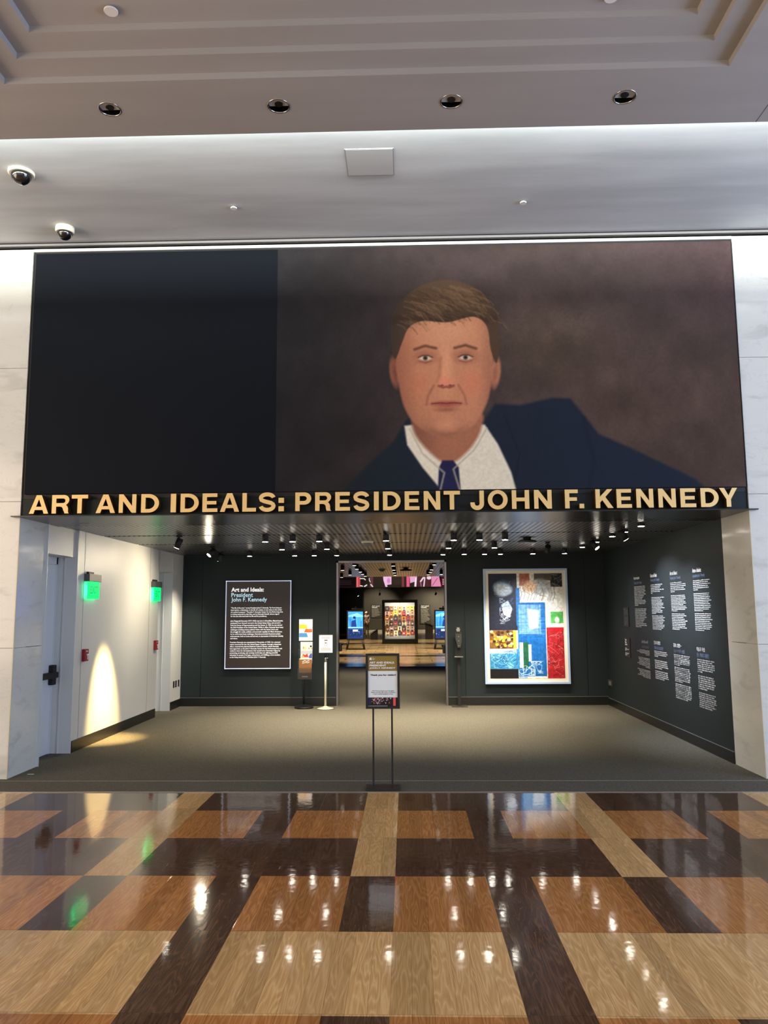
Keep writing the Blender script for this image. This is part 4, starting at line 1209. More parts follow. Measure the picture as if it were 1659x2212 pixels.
# ------------------------------------------------------------------ feedback sign on its stand
t = thing('sign_stand', 'black floor sign stand with gold and white poster at the carpet edge', 'sign stand', (-0.25, 8.15, 0))
MB().bbox(-0.425, -0.078, 8.08, 8.34, 0.0045, 0.016, 0.003).build('base_plate', mat('stand_base', (30, 27, 23), 0.45), t)
for x in (-0.345, -0.155):
    MB().box(x-0.009, x+0.009, 8.145, 8.163, 0.016, 0.80).build('post', MATTEBLACK, t)
fr = MB(); ya, yb = 8.140, 8.165; X0, X1, Z0, Z1 = -0.420, -0.074, 0.796, 1.348; q = 0.023
fr.box(X0, X1, ya, yb, Z0, Z0+q); fr.box(X0, X1, ya, yb, Z1-q, Z1); fr.box(X0, X0+q, ya, yb, Z0+q, Z1-q); fr.box(X1-q, X1, ya, yb, Z0+q, Z1-q)
fr.box(X0+q, X1-q, yb-0.005, yb, Z0+q, Z1-q)
fr.build('frame', MATTEBLACK, t)
X0 += q; X1 -= q; Z0 += q; Z1 -= q
H_ = Z1-Z0
p = MB().box(X0, X1, 8.150, 8.155, Z0, Z1).build('poster', mat('poster_white', (222, 228, 228), 0.5), t)
f = on_back(8.150)
a = MB().box(X0, X1, 8.148, 8.150, Z0+H_*.70, Z1).build('gold_band', mat('poster_gold', (138, 112, 44), 0.5), p); a.location = (0, 0, 0)
c = Canvas(X0, X1, Z0, Z0+H_*.175, 110, (22, 18, 22))
w_ = X1-X0; h2 = H_*.175
c.rect(X0, X0+w_*.10, Z0+h2*.2, Z0+h2, (36, 36, 76)); c.rect(X0+w_*.85, X0+w_*.94, Z0+h2*.05, Z0+h2, (226, 84, 88))
rr = random.Random(3)
for k in range(46):
    c.ell(X0+w_*rr.uniform(.12, .82), Z0+h2*rr.uniform(.3, .95), w_*rr.uniform(.008, .022), h2*rr.uniform(.04, .12), rr.choice([(190, 170, 176), (110, 90, 90), (214, 206, 206), (150, 96, 60), (200, 110, 120), (60, 44, 48), (30, 24, 26)]), 0.002)
c.rect(X0, X0+w_*.66, Z0, Z0+h2*.09, (150, 140, 140))
c.build('photo_strip', on_back(8.1485), attr_mat('printed_sheet', 0.5), p).location = (0, 0, 0)
a = MB()
write(a, 'ART AND IDEALS:', X0+.016, X0+w_*.90, Z0+H_*.845, Z0+H_*.885, f, 0.003, bold=0.035)
write(a, 'PRESIDENT', X0+.016, X0+w_*.62, Z0+H_*.790, Z0+H_*.828, f, 0.003, bold=0.035)
write(a, 'JOHN F. KENNEDY', X0+.016, X0+w_*.94, Z0+H_*.735, Z0+H_*.773, f, 0.003, bold=0.035)
# small emblem: white block with a cut corner and three tiny lines
a.prism([(X0+.016, Z0+H_*.92), (X0+.042, Z0+H_*.92), (X0+.036, Z0+H_*.945), (X0+.036, Z0+H_*.97), (X0+.026, Z0+H_*.965), (X0+.016, Z0+H_*.95)], f, 0.003)
write(a, 'The\nKennedy\nCenter', X0+.046, X0+.072, Z0+H_*.922, Z0+H_*.966, f, 0.003, bold=0.02)
a.build('white_lettering', INK_W, p).location = (0, 0, 0)
a = MB()
write(a, 'Thank you for visiting!', X0+w_*.08, X0+w_*.95, Z0+H_*.592, Z0+H_*.638, f, 0.002, bold=0.03)
write(a, 'We’d love to know your thoughts!\nPlease scan the QR code to complete\na short exhibit feedback survey.', X0+w_*.11, X0+w_*.92, Z0+H_*.225, Z0+H_*.318, f, 0.002, align='CENTER', bold=0.005)
a.build('black_lettering', INK_K, p).location = (0, 0, 0)

# ------------------------------------------------------------------ brochure stand
bx, by = -1.905, 14.76
t = thing('brochure_stand', 'black pedestal brochure stand with clear pockets left of the doorway', 'brochure stand', (bx, by, 0))
MB().lathe((bx, by, 0.0045), [(0.175, 0), (0.178, 0.02), (0.165, 0.032), (0.10, 0.055), (0.035, 0.065), (0.022, 0.075)], 40).build('base', mat('stand_base_black', (26, 28, 27), 0.35), t)
MB().lathe((bx, by, 0), [(0.022, 0.07), (0.022, 0.62)], 20).build('pole', MATTEBLACK, t)
MB().rod((bx, by, 0.62), (bx, by, 1.30), 0.014).build('upright', MATTEBLACK, t)
fr = MB().bbox(-1.998, -1.728, by-0.115, by-0.10, 1.225, 1.64, 0.003); fr.box(bx-0.012, bx+0.012, by-0.10, by, 1.26, 1.3)
fr.build('sign_frame', MATTEBLACK, t)
c = Canvas(-1.988, -1.738, 1.235, 1.628, 130, (232, 232, 232))
c.poly([(-1.985, 1.455), (-1.985, 1.535), (-1.85, 1.535), (-1.83, 1.455)], (240, 184, 62))
c.poly([(-1.895, 1.388), (-1.868, 1.452), (-1.745, 1.452), (-1.745, 1.388)], (224, 92, 44))
c.poly([(-1.985, 1.30), (-1.985, 1.378), (-1.845, 1.378), (-1.82, 1.30)], (74, 138, 190))
for k, z in enumerate((1.600, 1.588, 1.576, 1.56, 1.55)): c.line([(-1.96+.01*(k % 2), z), (-1.765, z)], 0.004, (130, 130, 134), None, .7)
for k, z in enumerate((1.27, 1.26, 1.25)): c.line([(-1.88, z), (-1.76, z)], 0.004, (120, 120, 124), None, .7)
for z in (1.52, 1.50, 1.44, 1.42, 1.36, 1.34): c.line([(-1.825, z), (-1.76, z)], 0.003, (200, 200, 204), None, .6)
c.build('poster', on_back(by-0.1165), attr_mat('printed_sheet', 0.5), t)
# three stepped acrylic pockets leaning back
def pocket(zb, zt, yo):
    x0, x1 = -1.99, -1.722; m_ = MB()
    yf, yk = by-0.16-yo, by-0.10-yo
    m_.box(x0, x1, yf-0.003, yf, zb, zb+(zt-zb)*0.62); m_.box(x0, x1, yk, yk+0.003, zb, zt)
    m_.box(x0, x0+0.003, yf, yk, zb, zb+(zt-zb)*0.8); m_.box(x1-0.003, x1, yf, yk, zb, zb+(zt-zb)*0.8); m_.box(x0, x1, yf, yk, zb, zb+0.003)
    m_.build('pocket', ACRYLIC, t)
pocket(0.90, 1.21, 0.0); pocket(0.72, 1.05, 0.07); pocket(0.535, 0.90, 0.14)
def brochure(x0, x1, z0, z1, y, base, draw, label, mi):
    tt = thing('brochure', label, 'brochure', ((x0+x1)/2, y, z0))
    MB().box(x0, x1, y, y+0.012, z0, z1).build('pages', PAPER, tt)
    cc = Canvas(x0, x1, z0, z1, 80, base); draw(cc)
    cc.build('cover', on_back(y-0.0015), attr_mat('printed_sheet', 0.5), tt)
def dr1(cc):
    for k in range(4): cc.line([(-1.91, 1.19-.012*k), (-1.80, 1.19-.012*k)], 0.003, (190, 190, 184), None, .6)
    cc.ell(-1.765, 1.135, .018, .018, (40, 38, 40)); cc.ell(-1.90, 1.11, .016, .02, (150, 160, 90)); cc.ell(-1.862, 1.11, .016, .02, (240, 206, 90)); cc.ell(-1.80, 1.10, .014, .014, (236, 140, 120)); cc.ell(-1.75, 1.10, .014, .014, (220, 150, 110))
brochure(-1.955, -1.735, 0.905, 1.215, by-0.135, (236, 232, 216), dr1, 'cream brochure with coloured dots in the top pocket of the brochure stand', 0)
def dr2(cc):
    cc.rect(-1.94, -1.73, 1.00, 1.06, (176, 184, 190)); cc.poly([(-1.93, .94), (-1.90, 1.0), (-1.86, .98), (-1.82, 1.01), (-1.80, .94)], (196, 60, 50)); cc.poly([(-1.80, .94), (-1.77, 1.0), (-1.735, 1.01), (-1.735, .90)], (74, 84, 150)); cc.ell(-1.90, .955, .02, .02, (230, 170, 60))
brochure(-1.945, -1.730, 0.735, 1.070, by-0.205, (206, 208, 210), dr2, 'grey brochure with red and blue shapes in the middle pocket of the stand', 0)
def dr3(cc):
    cc.rect(-1.95, -1.72, .905, .93, (226, 220, 206)); cc.rect(-1.91, -1.80, .585, .61, (212, 196, 184))
    cc.line([(-1.90, .86), (-1.86, .885), (-1.82, .87), (-1.78, .89)], 0.012, (232, 230, 226)); cc.line([(-1.90, .835), (-1.85, .85), (-1.80, .845), (-1.775, .86)], 0.010, (226, 224, 220))
brochure(-1.965, -1.730, 0.545, 0.925, by-0.275, (134, 92, 52), dr3, 'brown covered booklet in the lowest pocket of the brochure stand', 0)

# ------------------------------------------------------------------ post with the drinks notice
px, py = -1.497, 14.66
t = thing('notice_post', 'cream post on a round base holding a white notice with cup drawing', 'sign post', (px, py, 0))
MB().lathe((px, py, 0.0045), [(0.16, 0.0), (0.162, 0.008), (0.11, 0.02), (0.05, 0.034), (0.026, 0.05)], 40).build('base', mat('cream_metal', (214, 208, 184), 0.3, metal=0.3), t)
MB().lathe((px, py, 0.0045), [(0.172, 0), (0.172, 0.006)], 40).build('rubber_ring', MATTEBLACK, t)
MB().lathe((px, py, 0), [(0.021, 0.05), (0.021, 0.88)], 24).build('pole', mat('cream_metal', (214, 208, 184)), t)
MB().lathe((px, py, 0), [(0.026, 0.85), (0.026, 0.92), (0.018, 0.93)], 20).build('collar', CHROME, t)
MB().rod((px, py, 0.93), (px, py-0.0, 1.02), 0.020, 14).build('neck', MATTEBLACK, t)
MB().rod((px+0.02, py, 0.905), (px+0.05, py-0.01, 0.925), 0.008, 10).build('thumb_screw', CHROME, t)
MB().bbox(-1.626, -1.352, py-0.03, py-0.015, 1.005, 1.352, 0.003).build('frame', MATTEBLACK, t)
c = Canvas(-1.613, -1.365, 1.018, 1.338, 130, (228, 226, 232))
for k, z in enumerate((1.305, 1.293, 1.281)): c.line([(-1.57, z), (-1.41, z)], 0.005, (70, 70, 74), None, .75)
c.rect(-1.515, -1.458, 1.236, 1.250, (22, 22, 24))
c.line([(-1.512, 1.236), (-1.504, 1.135), (-1.468, 1.135), (-1.46, 1.236)], 0.004, (60, 60, 66)); c.ell(-1.49, 1.195, .011, .011, (50, 50, 54)); c.line([(-1.475, 1.20), (-1.465, 1.20)], 0.006, (120, 120, 124))
for k, z in enumerate((1.105, 1.09, 1.077, 1.064)): c.line([(-1.58+.02*(k == 0), z), (-1.40-.02*(k == 0), z)], 0.005, (70, 70, 74), None, .75)
c.line([(-1.53, 1.04), (-1.45, 1.04)], 0.004, (150, 150, 150)); c.ell(-1.60, 1.328, .006, .006, (40, 40, 40))
c.build('notice', on_back(py-0.0315), attr_mat('printed_sheet', 0.5), t)

# ------------------------------------------------------------------ hand sanitizer stand
hx, hy = 0.972, 14.93
t = thing('sanitizer_stand', 'slim black hand sanitizer stand right of the doorway', 'hand sanitizer', (hx, hy, 0))
MB().bbox(hx-0.145, hx+0.145, hy-0.13, hy+0.13, 0.0045, 0.018, 0.003).build('base', mat('dark_grey_base', (52, 50, 46), 0.4), t)
MB().bbox(hx-0.028, hx+0.028, hy-0.012, hy+0.012, 0.018, 0.92, 0.003).build('pole', MATTEBLACK, t)
MB().bbox(hx-0.08, hx+0.08, hy-0.09, hy, 0.905, 0.922, 0.003).build('drip_tray', mat('tray_grey', (140, 138, 132), 0.3, metal=0.6), t)
MB().bbox(hx-0.068, hx+0.068, hy-0.012, hy+0.012, 0.92, 1.36, 0.003).build('back_plate', MATTEBLACK, t)
mm = MB()
mm.prism([(hx-0.06, 1.34), (hx+0.055, 1.34), (hx+0.058, 1.22), (hx+0.035, 1.09), (hx-0.02, 1.085), (hx-0.045, 1.2), (hx-0.062, 1.26)], on_back(hy-0.012), 0.08)
mm.build('dispenser', mat('dispenser_grey', (66, 66, 60), 0.3, metal=0.3), t)
mm = MB()
for z in (1.29, 1.21, 1.12): mm.lathe((hx, hy-0.092, z), [(0.008, 0), (0.008, -0.004)], 12, axis='Y')
mm.build('rivets', CHROME, t)
MB().bbox(hx-0.066, hx+0.062, hy-0.008, hy+0.006, 1.36, 1.475, 0.002).build('sign_card', MATTEBLACK, t)
mm = MB(); write(mm, 'Hand\nSanitizer\nStation', hx-0.035, hx+0.035, 1.385, 1.455, on_back(hy-0.008), 0.001, align='CENTER', bold=0.02)
mm.build('lettering', INK_W, t)

# ------------------------------------------------------------------ corridor beyond the doorway
mb = MB(); mb.box(-4.5, -4.2, 15.35, 25.5, 0, 3.0)
struct(mb.build('wall_corridor_left', DARKWALL))
mb = MB(); mb.box(4.2, 4.5, 15.35, 25.5, 0, 3.0)
struct(mb.build('wall_corridor_right', DARKWALL))
far = [(-1.09, 16.6), (-0.27, 16.9), (0.60, 16.6), (-1.50, 18.6), (-1.13, 18.1), (-1.13, 19.5), (-0.285, 18.7), (0.61, 18.7), (0.62, 19.9),
       (-1.14, 20.7), (-0.29, 20.1), (-1.13, 21.9), (-0.295, 21.5), (0.60, 21.3), (0.95, 21.1), (-1.50, 21.1), (-1.85, 22.6)]
far.sort(key=lambda q: (q[1], q[0]))
for i, (x, y) in enumerate(far):
    downlight(x, y, 'black cylinder downlight under the corridor ceiling seen through the doorway', 200, target=(x, y+0.4, 0), group='cylinder downlights in the corridor beyond the doorway', lit=(i % 2 == 0), angle=90, face=LIT2, h=0.13)
for (x, y, lab) in ((-0.55, 17.0, 'pale bowl shaped detector on the corridor ceiling, nearest the doorway'), (-0.62, 20.6, 'pale flat detector on the corridor ceiling, farther from the doorway')):
    t = thing('smoke_detector', lab, 'detector', (x, y, ZS))
    MB().lathe((x, y, ZS), [(0.10, 0), (0.10, -0.02)], 24).build('base_plate', CREAM, t)
    MB().lathe((x, y, ZS), [(0.07, -0.02), (0.05, -0.06), (0.02, -0.07)], 24).build('sensor_head', mat('detector_grey', (120, 118, 112)), t)
t = thing('ceiling_disc', 'small black disc fixture on the corridor ceiling seen through the doorway', 'ceiling fixture', (0.0, 20.2, ZS))
MB().lathe((0.0, 20.2, ZS), [(0.06, 0), (0.06, -0.03)], 20).build('neck', MATTEBLACK, t)
MB().lathe((0.0, 20.2, ZS), [(0.10, -0.03), (0.17, -0.05), (0.13, -0.075)], 28).build('dish', BLACK, t)
# push bars on the open door leaves folded back at the jambs
for x0, x1, z, lab in ((-1.298, -1.245, 1.07, 'dark push bar end sticking out at the left doorway jamb'), (0.69, 0.738, 1.02, 'dark push bar end sticking out at the right doorway jamb')):
    t = thing('push_bar', lab, 'door handle', (x0, 15.3, z))
    MB().bbox(x0, x1, 15.2, 15.33, z-0.06, z+0.10, 0.012).build('end_housing', MATTEBLACK, t)
    s_ = 1 if x0 < 0 else -1
    MB().rod((x0+0.02 if s_ > 0 else x1-0.02, 15.3, z+0.05), (x0+0.02 if s_ > 0 else x1-0.02, 15.95, z+0.05), 0.02).build('bar', MATTEBLACK, t)

# ------------------------------------------------------------------ far hall
mb = MB(); mb.box(-14, 14, 25.42, 62.2, -0.05, 0.0)
struct(mb.build('floor', hall_floor_mat()), 'polished floor of the far hall')
FW = mat('far_wall', (58, 54, 46), 0.6); FK = mat('far_black', (12, 11, 11), 0.7)
mb = MB(); mb.box(-14, 14, 62, 62.3, 0, 7)
struct(mb.build('wall_far', FW), 'dark wall at the far end of the hall')
mb = MB(); mb.box(-14.3, -14, 25.4, 62.3, 0, 7); mb.box(14, 14.3, 25.4, 62.3, 0, 7); mb.box(-14, -4.5, 25.2, 25.45, 0, 7); mb.box(4.5, 14, 25.2, 25.45, 0, 7); mb.box(-4.6, 4.6, 25.2, 25.5, 2.95, 7)
struct(mb.build('wall_hall_sides', FK))
mb = MB(); mb.box(-14, 14, 25.4, 62.3, 7, 7.2)
struct(mb.build('ceiling', FK), 'black ceiling of the far hall')
mb = MB(); mb.box(-14, 14, 44.0, 44.3, 3.45, 7)
struct(mb.build('trim_12', FK), 'black bulkhead above the far gallery')
mb = MB(); mb.box(-14, -3.2, 61.94, 62, 0, 0.25); mb.box(-3.2, 14, 61.94, 62, 0, 0.25)
struct(mb.build('baseboard_far', mat('pale_base', (170, 166, 154), 0.6)))
mb = MB(); mb.box(-14, -3.3, 60.0, 61.9, 0, 6.9)
struct(mb.build('wall_far_left', FK))

# LED banner
t = thing('led_banner', 'long red and black video banner high beyond the doorway', 'video screen', (0, 30.0, 2.67))
MB().box(-5, 5, 30.02, 30.14, 2.655, 3.6).build('cabinet', BLACK, t)
c = Canvas(-3.0, 2.2, 2.665, 3.16, 620, (16, 6, 8))
c.rect(-1.90, -1.74, 2.6, 3.2, (196, 70, 76)); c.rect(-1.87, -1.83, 2.6, 3.2, (226, 130, 120), 0.01)
c.rect(-1.38, -1.25, 2.6, 3.2, (92, 48, 54))
c.line([(-1.74, 2.99), (-1.60, 2.99), (-1.55, 2.94)], 0.04, (240, 226, 226)); c.line([(-1.74, 2.72), (-1.66, 2.70)], 0.04, (240, 230, 228)); c.line([(-1.58, 2.69), (-1.50, 2.74)], 0.05, (236, 220, 220)); c.line([(-1.40, 3.0), (-1.40, 2.93), (-1.36, 2.86)], 0.03, (240, 226, 228)); c.line([(-1.34, 2.76), (-1.27, 2.68)], 0.04, (240, 226, 228))
c.poly([(-.88, 3.2), (-.55, 3.2), (-.55, 2.76), (-.72, 2.74), (-.70, 2.66), (-.78, 2.66), (-.86, 2.92)], (238, 190, 226)); c.ell(-.66, 2.90, .06, .10, (206, 130, 190), 0.03)
c.rect(-.16, -.07, 2.6, 3.2, (120, 44, 54)); c.rect(.02, .14, 2.6, 3.2, (236, 84, 132))
c.poly([(.14, 3.2), (.44, 3.2), (.40, 2.66), (.32, 2.66), (.33, 2.85), (.16, 2.80)], (222, 170, 200)); c.line([(.38, 2.98), (.35, 2.70)], .05, (250, 236, 244))
c.rect(.44, 1.06, 2.6, 3.2, (70, 22, 34)); c.line([(.56, 2.86), (.66, 3.0), (.70, 3.0)], .06, (240, 214, 226)); c.line([(.72, 3.0), (.68, 2.68)], .05, (236, 206, 222)); c.ell(.88, 3.0, .09, .07, (238, 208, 222)); c.line([(.56, 2.85), (.58, 2.68)], .03, (180, 120, 150))
c.poly([(.98, 3.2), (1.24, 3.2), (1.34, 2.66), (.96, 2.66)], (226, 140, 176)); c.line([(1.0, 2.70), (1.2, 2.98)], .02, (150, 60, 100)); c.rect(1.34, 2.2, 2.6, 3.2, (84, 20, 30))
for z in (2.93, 2.87, 2.81, 2.75): c.line([(1.40, z), (1.66, z)], 0.028, (244, 226, 226), None, .8)
for z in (2.90, 2.84, 2.78): c.line([(-2.7, z), (-2.1, z)], 0.02, (60, 48, 46), None, .8); c.line([(-.46, z), (-.2, z)], 0.02, (64, 44, 46), None, .8)
c.build('screen', on_back(30.019), attr_mat('led_picture', 0.4, emit=1.0, base=0), t)

# two portrait touch screens on A-frame legs
def kiosk(x0, x1, yk, flip, label):
    t = thing('touch_screen', label, 'touch screen', ((x0+x1)/2, yk, 0), 'portrait touch screens on black stands')
    MB().bbox(x0, x1, yk, yk+0.10, 0.43, 1.775, 0.01).build('bezel', MATTEBLACK, t)
    a0, a1 = x0+0.06, x1-0.06
    c = Canvas(a0, a1, 0.50, 1.725, 90, (60, 150, 220)); w_ = a1-a0
    Z = lambda v: 0.50+v*1.225
    X = lambda u: (a0+u*w_) if not flip else (a1-u*w_)
    c.mix(np.clip(1-(c.V-0.5)/0.55, 0, 1), (18, 40, 84))
    rr = random.Random(8+flip)
    c.poly([(X(0), Z(.85)), (X(.6), Z(.95)), (X(1), Z(.86)), (X(1), Z(.80)), (X(0), Z(.80))], (130, 200, 244))
    for k in range(18):
        u = rr.random(); c.line([(X(u), Z(rr.uniform(.40, .5))), (X(u+rr.uniform(-.05, .05)), Z(rr.uniform(.6, .92)))], 0.02, rr.choice([(20, 70, 130), (120, 200, 240), (30, 100, 170)]), 0.01, .7)
    c.poly([(X(.20), Z(.44)), (X(.25), Z(.66)), (X(.50), Z(.70)), (X(.58), Z(.44))], (24, 54, 120), 0.01); c.ell(X(.42), Z(.78), .09*w_, .06, (22, 40, 84), 0.01)
    c.rect(min(X(0), X(1)), max(X(0), X(1)), Z(.40), Z(.43), (170, 222, 246)); c.rect(min(X(0), X(1)), max(X(0), X(1)), Z(.05), Z(.37), (16, 38, 84), 0.03, .7)
    for k in range(16): c.ell(X(rr.random()), Z(rr.uniform(.05, .34)), rr.uniform(.01, .05), rr.uniform(.01, .03), rr.choice([(60, 130, 190), (120, 190, 230), (20, 40, 90)]), 0.01, 0, .7)
    c.rect(min(X(.32), X(.66)), max(X(.32), X(.66)), Z(.265), Z(.335), (240, 244, 250))
    c.build('display', on_back(yk-0.002), attr_mat('kiosk_picture', 0.3, emit=1.9, base=0), t)
    MB().box(x0-0.03, x0+0.33, yk+0.02, yk+0.08, 1.78, 1.87).build('camera_unit', MATTEBLACK, t) if False else None
    for s_ in (-1, 1):
        xa = (x0+0.08) if s_ < 0 else (x1-0.08); xb = (x0-0.0) if s_ < 0 else (x1+0.0)
        MB().rod((xa, yk+0.05, 0.45), (xb, yk+0.05, 0.0), 0.065, 4).build('leg', MATTEBLACK, t)
    MB().box(x0-0.02, x1+0.02, yk+0.01, yk+0.09, 0.0, 0.06).build('foot_bar', MATTEBLACK, t)
    MB().bbox((x0+x1)/2-0.18, (x0+x1)/2+0.22, yk+0.03, yk+0.12, 1.80, 1.88, 0.01).build('top_unit', MATTEBLACK, t)
    MB().box((x0+x1)/2-0.03, (x0+x1)/2+0.03, yk+0.05, yk+0.08, 1.77, 1.96).build('top_stem', MATTEBLACK, t)
kiosk(-2.727, -1.924, 36.2, 0, 'blue lit portrait touch screen on legs, left one beyond the doorway')
kiosk(1.281, 2.103, 36.2, 1, 'blue lit portrait touch screen on legs, right one beyond the doorway')

# display case with magazine covers
yk = 42.2
t = thing('display_case', 'large black framed lit glass case far beyond the doorway', 'display case', (-0.35, yk, 0))
X0, X1 = -1.29, 0.61
m_ = MB(); m_.box(X0, X1, yk, yk+0.8, 0.0, 0.25); m_.box(X0, X1, yk, yk+0.8, 2.18, 2.33); m_.box(X0, X0+0.14, yk, yk+0.8, 0.25, 2.18); m_.box(X1-0.16, X1, yk, yk+0.8, 0.25, 2.18)
m_.build('frame', mat('case_black', (20, 24, 20), 0.3), t)
MB().box(X0+0.14, X1-0.16, yk+0.74, yk+0.78, 0.25, 2.18).build('back_panel', mat('case_back', (170, 170, 164), 0.6), t)
m_ = MB(); m_.box(X0+0.14, X1-0.16, yk+0.03, yk+0.04, 0.25, 2.18)
m_.build('glass_front', GLASS, t)
m_ = MB(); m_.box(-0.352, -0.345, yk+0.02, yk+0.03, 0.25, 2.18)
m_.build('glass_joint', MATTEBLACK, t)
for z, e_, tz in ((2.15, 34, 1.0), (0.28, 15, 2.0)):
    l = bpy.data.lights.new('case_light', 'AREA'); l.shape = 'RECTANGLE'; l.size = 1.5; l.size_y = 0.1; l.energy = e_; l.color = (1, 0.93, 0.78)
    o = bpy.data.objects.new('case_light', l); COL.objects.link(o); o.location = (-0.35, yk+0.12, z)
    o.rotation_euler = (Vector((-0.35, yk+0.74, tz))-Vector(o.location)).to_track_quat('-Z', 'Y').to_euler(); attach(o, t)
rr = random.Random(21)
pal = [('cream', (232, 220, 170)), ('yellow', (226, 204, 60)), ('brown', (120, 84, 52)), ('orange', (214, 130, 60)), ('dark', (50, 40, 40)), ('red', (176, 50, 44)), ('pink', (214, 160, 150)), ('tan', (190, 160, 120))]
rown = ['top', 'second', 'third', 'fourth', 'fifth', 'lowest']
for r_ in range(6):
    n = 7
    for i in range(n):
        w_ = 0.222; h2 = 0.285
        x = X0+0.153 + i*(1.57/n) + rr.uniform(-.012, .012)
        z = 0.40 + (5-r_)*0.262 + rr.uniform(-.03, .03)
        if r_ == 0: z += 0.0
        cn, cc_ = rr.choice(pal)
        tt = thing('magazine', 'small %s portrait magazine cover in the lit case, %s row, %s from the left' % (cn, rown[r_], ords[i]), 'magazine', (x, yk+0.6, z), 'magazine covers in the display case')
        yy = yk+0.60+0.02*((i+r_) % 3)
        MB().box(x, x+w_, yy, yy+0.01, z, z+h2).build('pages', PAPER, tt)
        c = Canvas(x, x+w_, z, z+h2, 16, cc_)
        fc = rr.choice([(206, 160, 128), (176, 130, 100), (220, 206, 190), (120, 96, 84)])
        c.ell(x+w_*.5, z+h2*.52, w_*.22, h2*.22, fc, 0.01); c.rect(x+w_*.2, x+w_*.8, z, z+h2*.26, rr.choice([(40, 36, 44), (90, 60, 50), (30, 40, 70)]), 0.01)
        c.ell(x+w_*.5, z+h2*.70, w_*.22, h2*.09, (50, 36, 28), 0.01)
        c.build('cover', on_back(yy-0.002), attr_mat('printed_cover', 0.5), tt)

# slanted reader pods and far text panels
def pod(x0, x1, yk, z0, z1, rise, label):
    t = thing('reader_rail', label, 'lectern', (x0, yk, 0))
    m_ = MB(); f = on_back(yk+0.5)
    pts = [(x0+0.06, 0), (x1-0.04, 0), (x1-0.04, z0 if rise < 0 else z1), (x0+0.06, z1 if rise < 0 else z0)]
    m_.prism(pts, f, 0.45); m_.build('pedestal', mat('pod_dark', (34, 34, 40), 0.5), t)
    a = z1 if rise < 0 else z0; b = z0 if rise < 0 else z1
    m_ = MB(); m_.prism([(x0, a), (x1, b), (x1, b+0.03), (x0, a+0.03)], f, 0.5); m_.build('slanted_top', mat('pod_top', (24, 24, 28), 0.3), t)
pod(-2.25, -1.72, 48.4, 0.36, 0.62, 1, 'low dark slanted pedestal left of the lit case')
pod(1.10, 1.66, 48.4, 0.80, 0.98, -1, 'taller dark slanted pedestal right of the lit case')
GV = mat('grey_panel_text', (186, 184, 178), 0.6)
def ftext(x0, x1, z0, z1, label):
    t = thing('wall_text', label, 'wall text', (x0, 61.9, z0))
    MB().box(x0-0.08, x1+0.08, 61.93, 61.98, z0-0.06, z1+0.06).build('board', mat('far_board', (40, 38, 34), 0.6), t)
    a = MB(); write(a, 'Art and\nIdeals', x0, x1-0.1, z1-0.20, z1, on_back(61.93), 0.01, bold=0.04); a.build('heading', INK_W, t)
    a = MB(); write(a, wrapfill(P1.replace('\n', ' '), 30, 12), x0, x1, z0, z1-0.26, on_back(61.93), 0.01, bold=0.02, res=1); a.build('paragraphs', GV, t)
ftext(-2.70, -2.0, 1.25, 2.15, 'white text on the far wall just left of the lit case')
ftext(1.15, 1.86, 0.75, 2.13, 'taller white text on the far wall right of the lit case')

# added hall fill: spots that pool on the polished floor and wash the far wall
def fill_spot(x, y, z, aim, power, color, angle, label):
    t = thing('hall_fill_spot', label, 'spotlight', (x, y, z))
    p = Vector((x, y, z)); d = (Vector(aim)-p).normalized()
    MB().rod(p-d*0.15, p+d*0.1, 0.07, 14).build('head', MATTEBLACK, t)
    MB().rod(p, (x, y, 7.0 if z > 4 else z+0.3), 0.012, 6).build('stem', MATTEBLACK, t)
    MB().rod(p+d*0.1, p+d*0.11, 0.06, 14).build('lens', LIT, t)
    spot(t, p+d*0.13, aim, power, color, angle, 0.6, 0.06)
for i, (x, y, aim, pw, an) in enumerate([(-4.5, 34, (-2.6, 35.0, 0), 3600, 44), (0.5, 34, (0.0, 34.4, 0), 2200, 60), (4.0, 34, (2.4, 35.0, 0), 3200, 44), (-0.3, 29, (-0.3, 29.5, 0), 2500, 60), (-1, 38.8, (-1, 39.6, 0), 2600, 64), (-4, 45, (-3.0, 46, 0), 2400, 60), (3, 45, (2.0, 46, 0), 2400, 60)]):
    fill_spot(x, y, 6.2, aim, pw, (255, 226, 176), an, 'added hidden fill spotlight high over the far hall floor, %s of seven' % ords[i])
for i, (x, aim, pw) in enumerate([(-1.95, (-2.2, 61.9, 1.6), 420), (2.2, (1.6, 61.9, 1.5), 420), (3.3, (3.0, 61.9, 1.6), 520), (-3.6, (-3.0, 59.4, 1.2), 260)]):
    fill_spot(x, 58.5, 2.95, aim, pw, (255, 236, 200), 70, 'small added fill spotlight near the top of the far wall, %s from the left' % ords[i])
l_b = area('blue_fill', (-5.5, 27.5, 2.2), (-0.5, 22.0, 2.86), 2.0, 1.2, 30, (60, 110, 255))  # pair of added blue fills, out of view, tinting the corridor ceiling
l_b2 = area('blue_fill', (5.5, 27.5, 2.2), (1.5, 22.0, 2.86), 2.0, 1.2, 30, (60, 110, 255))

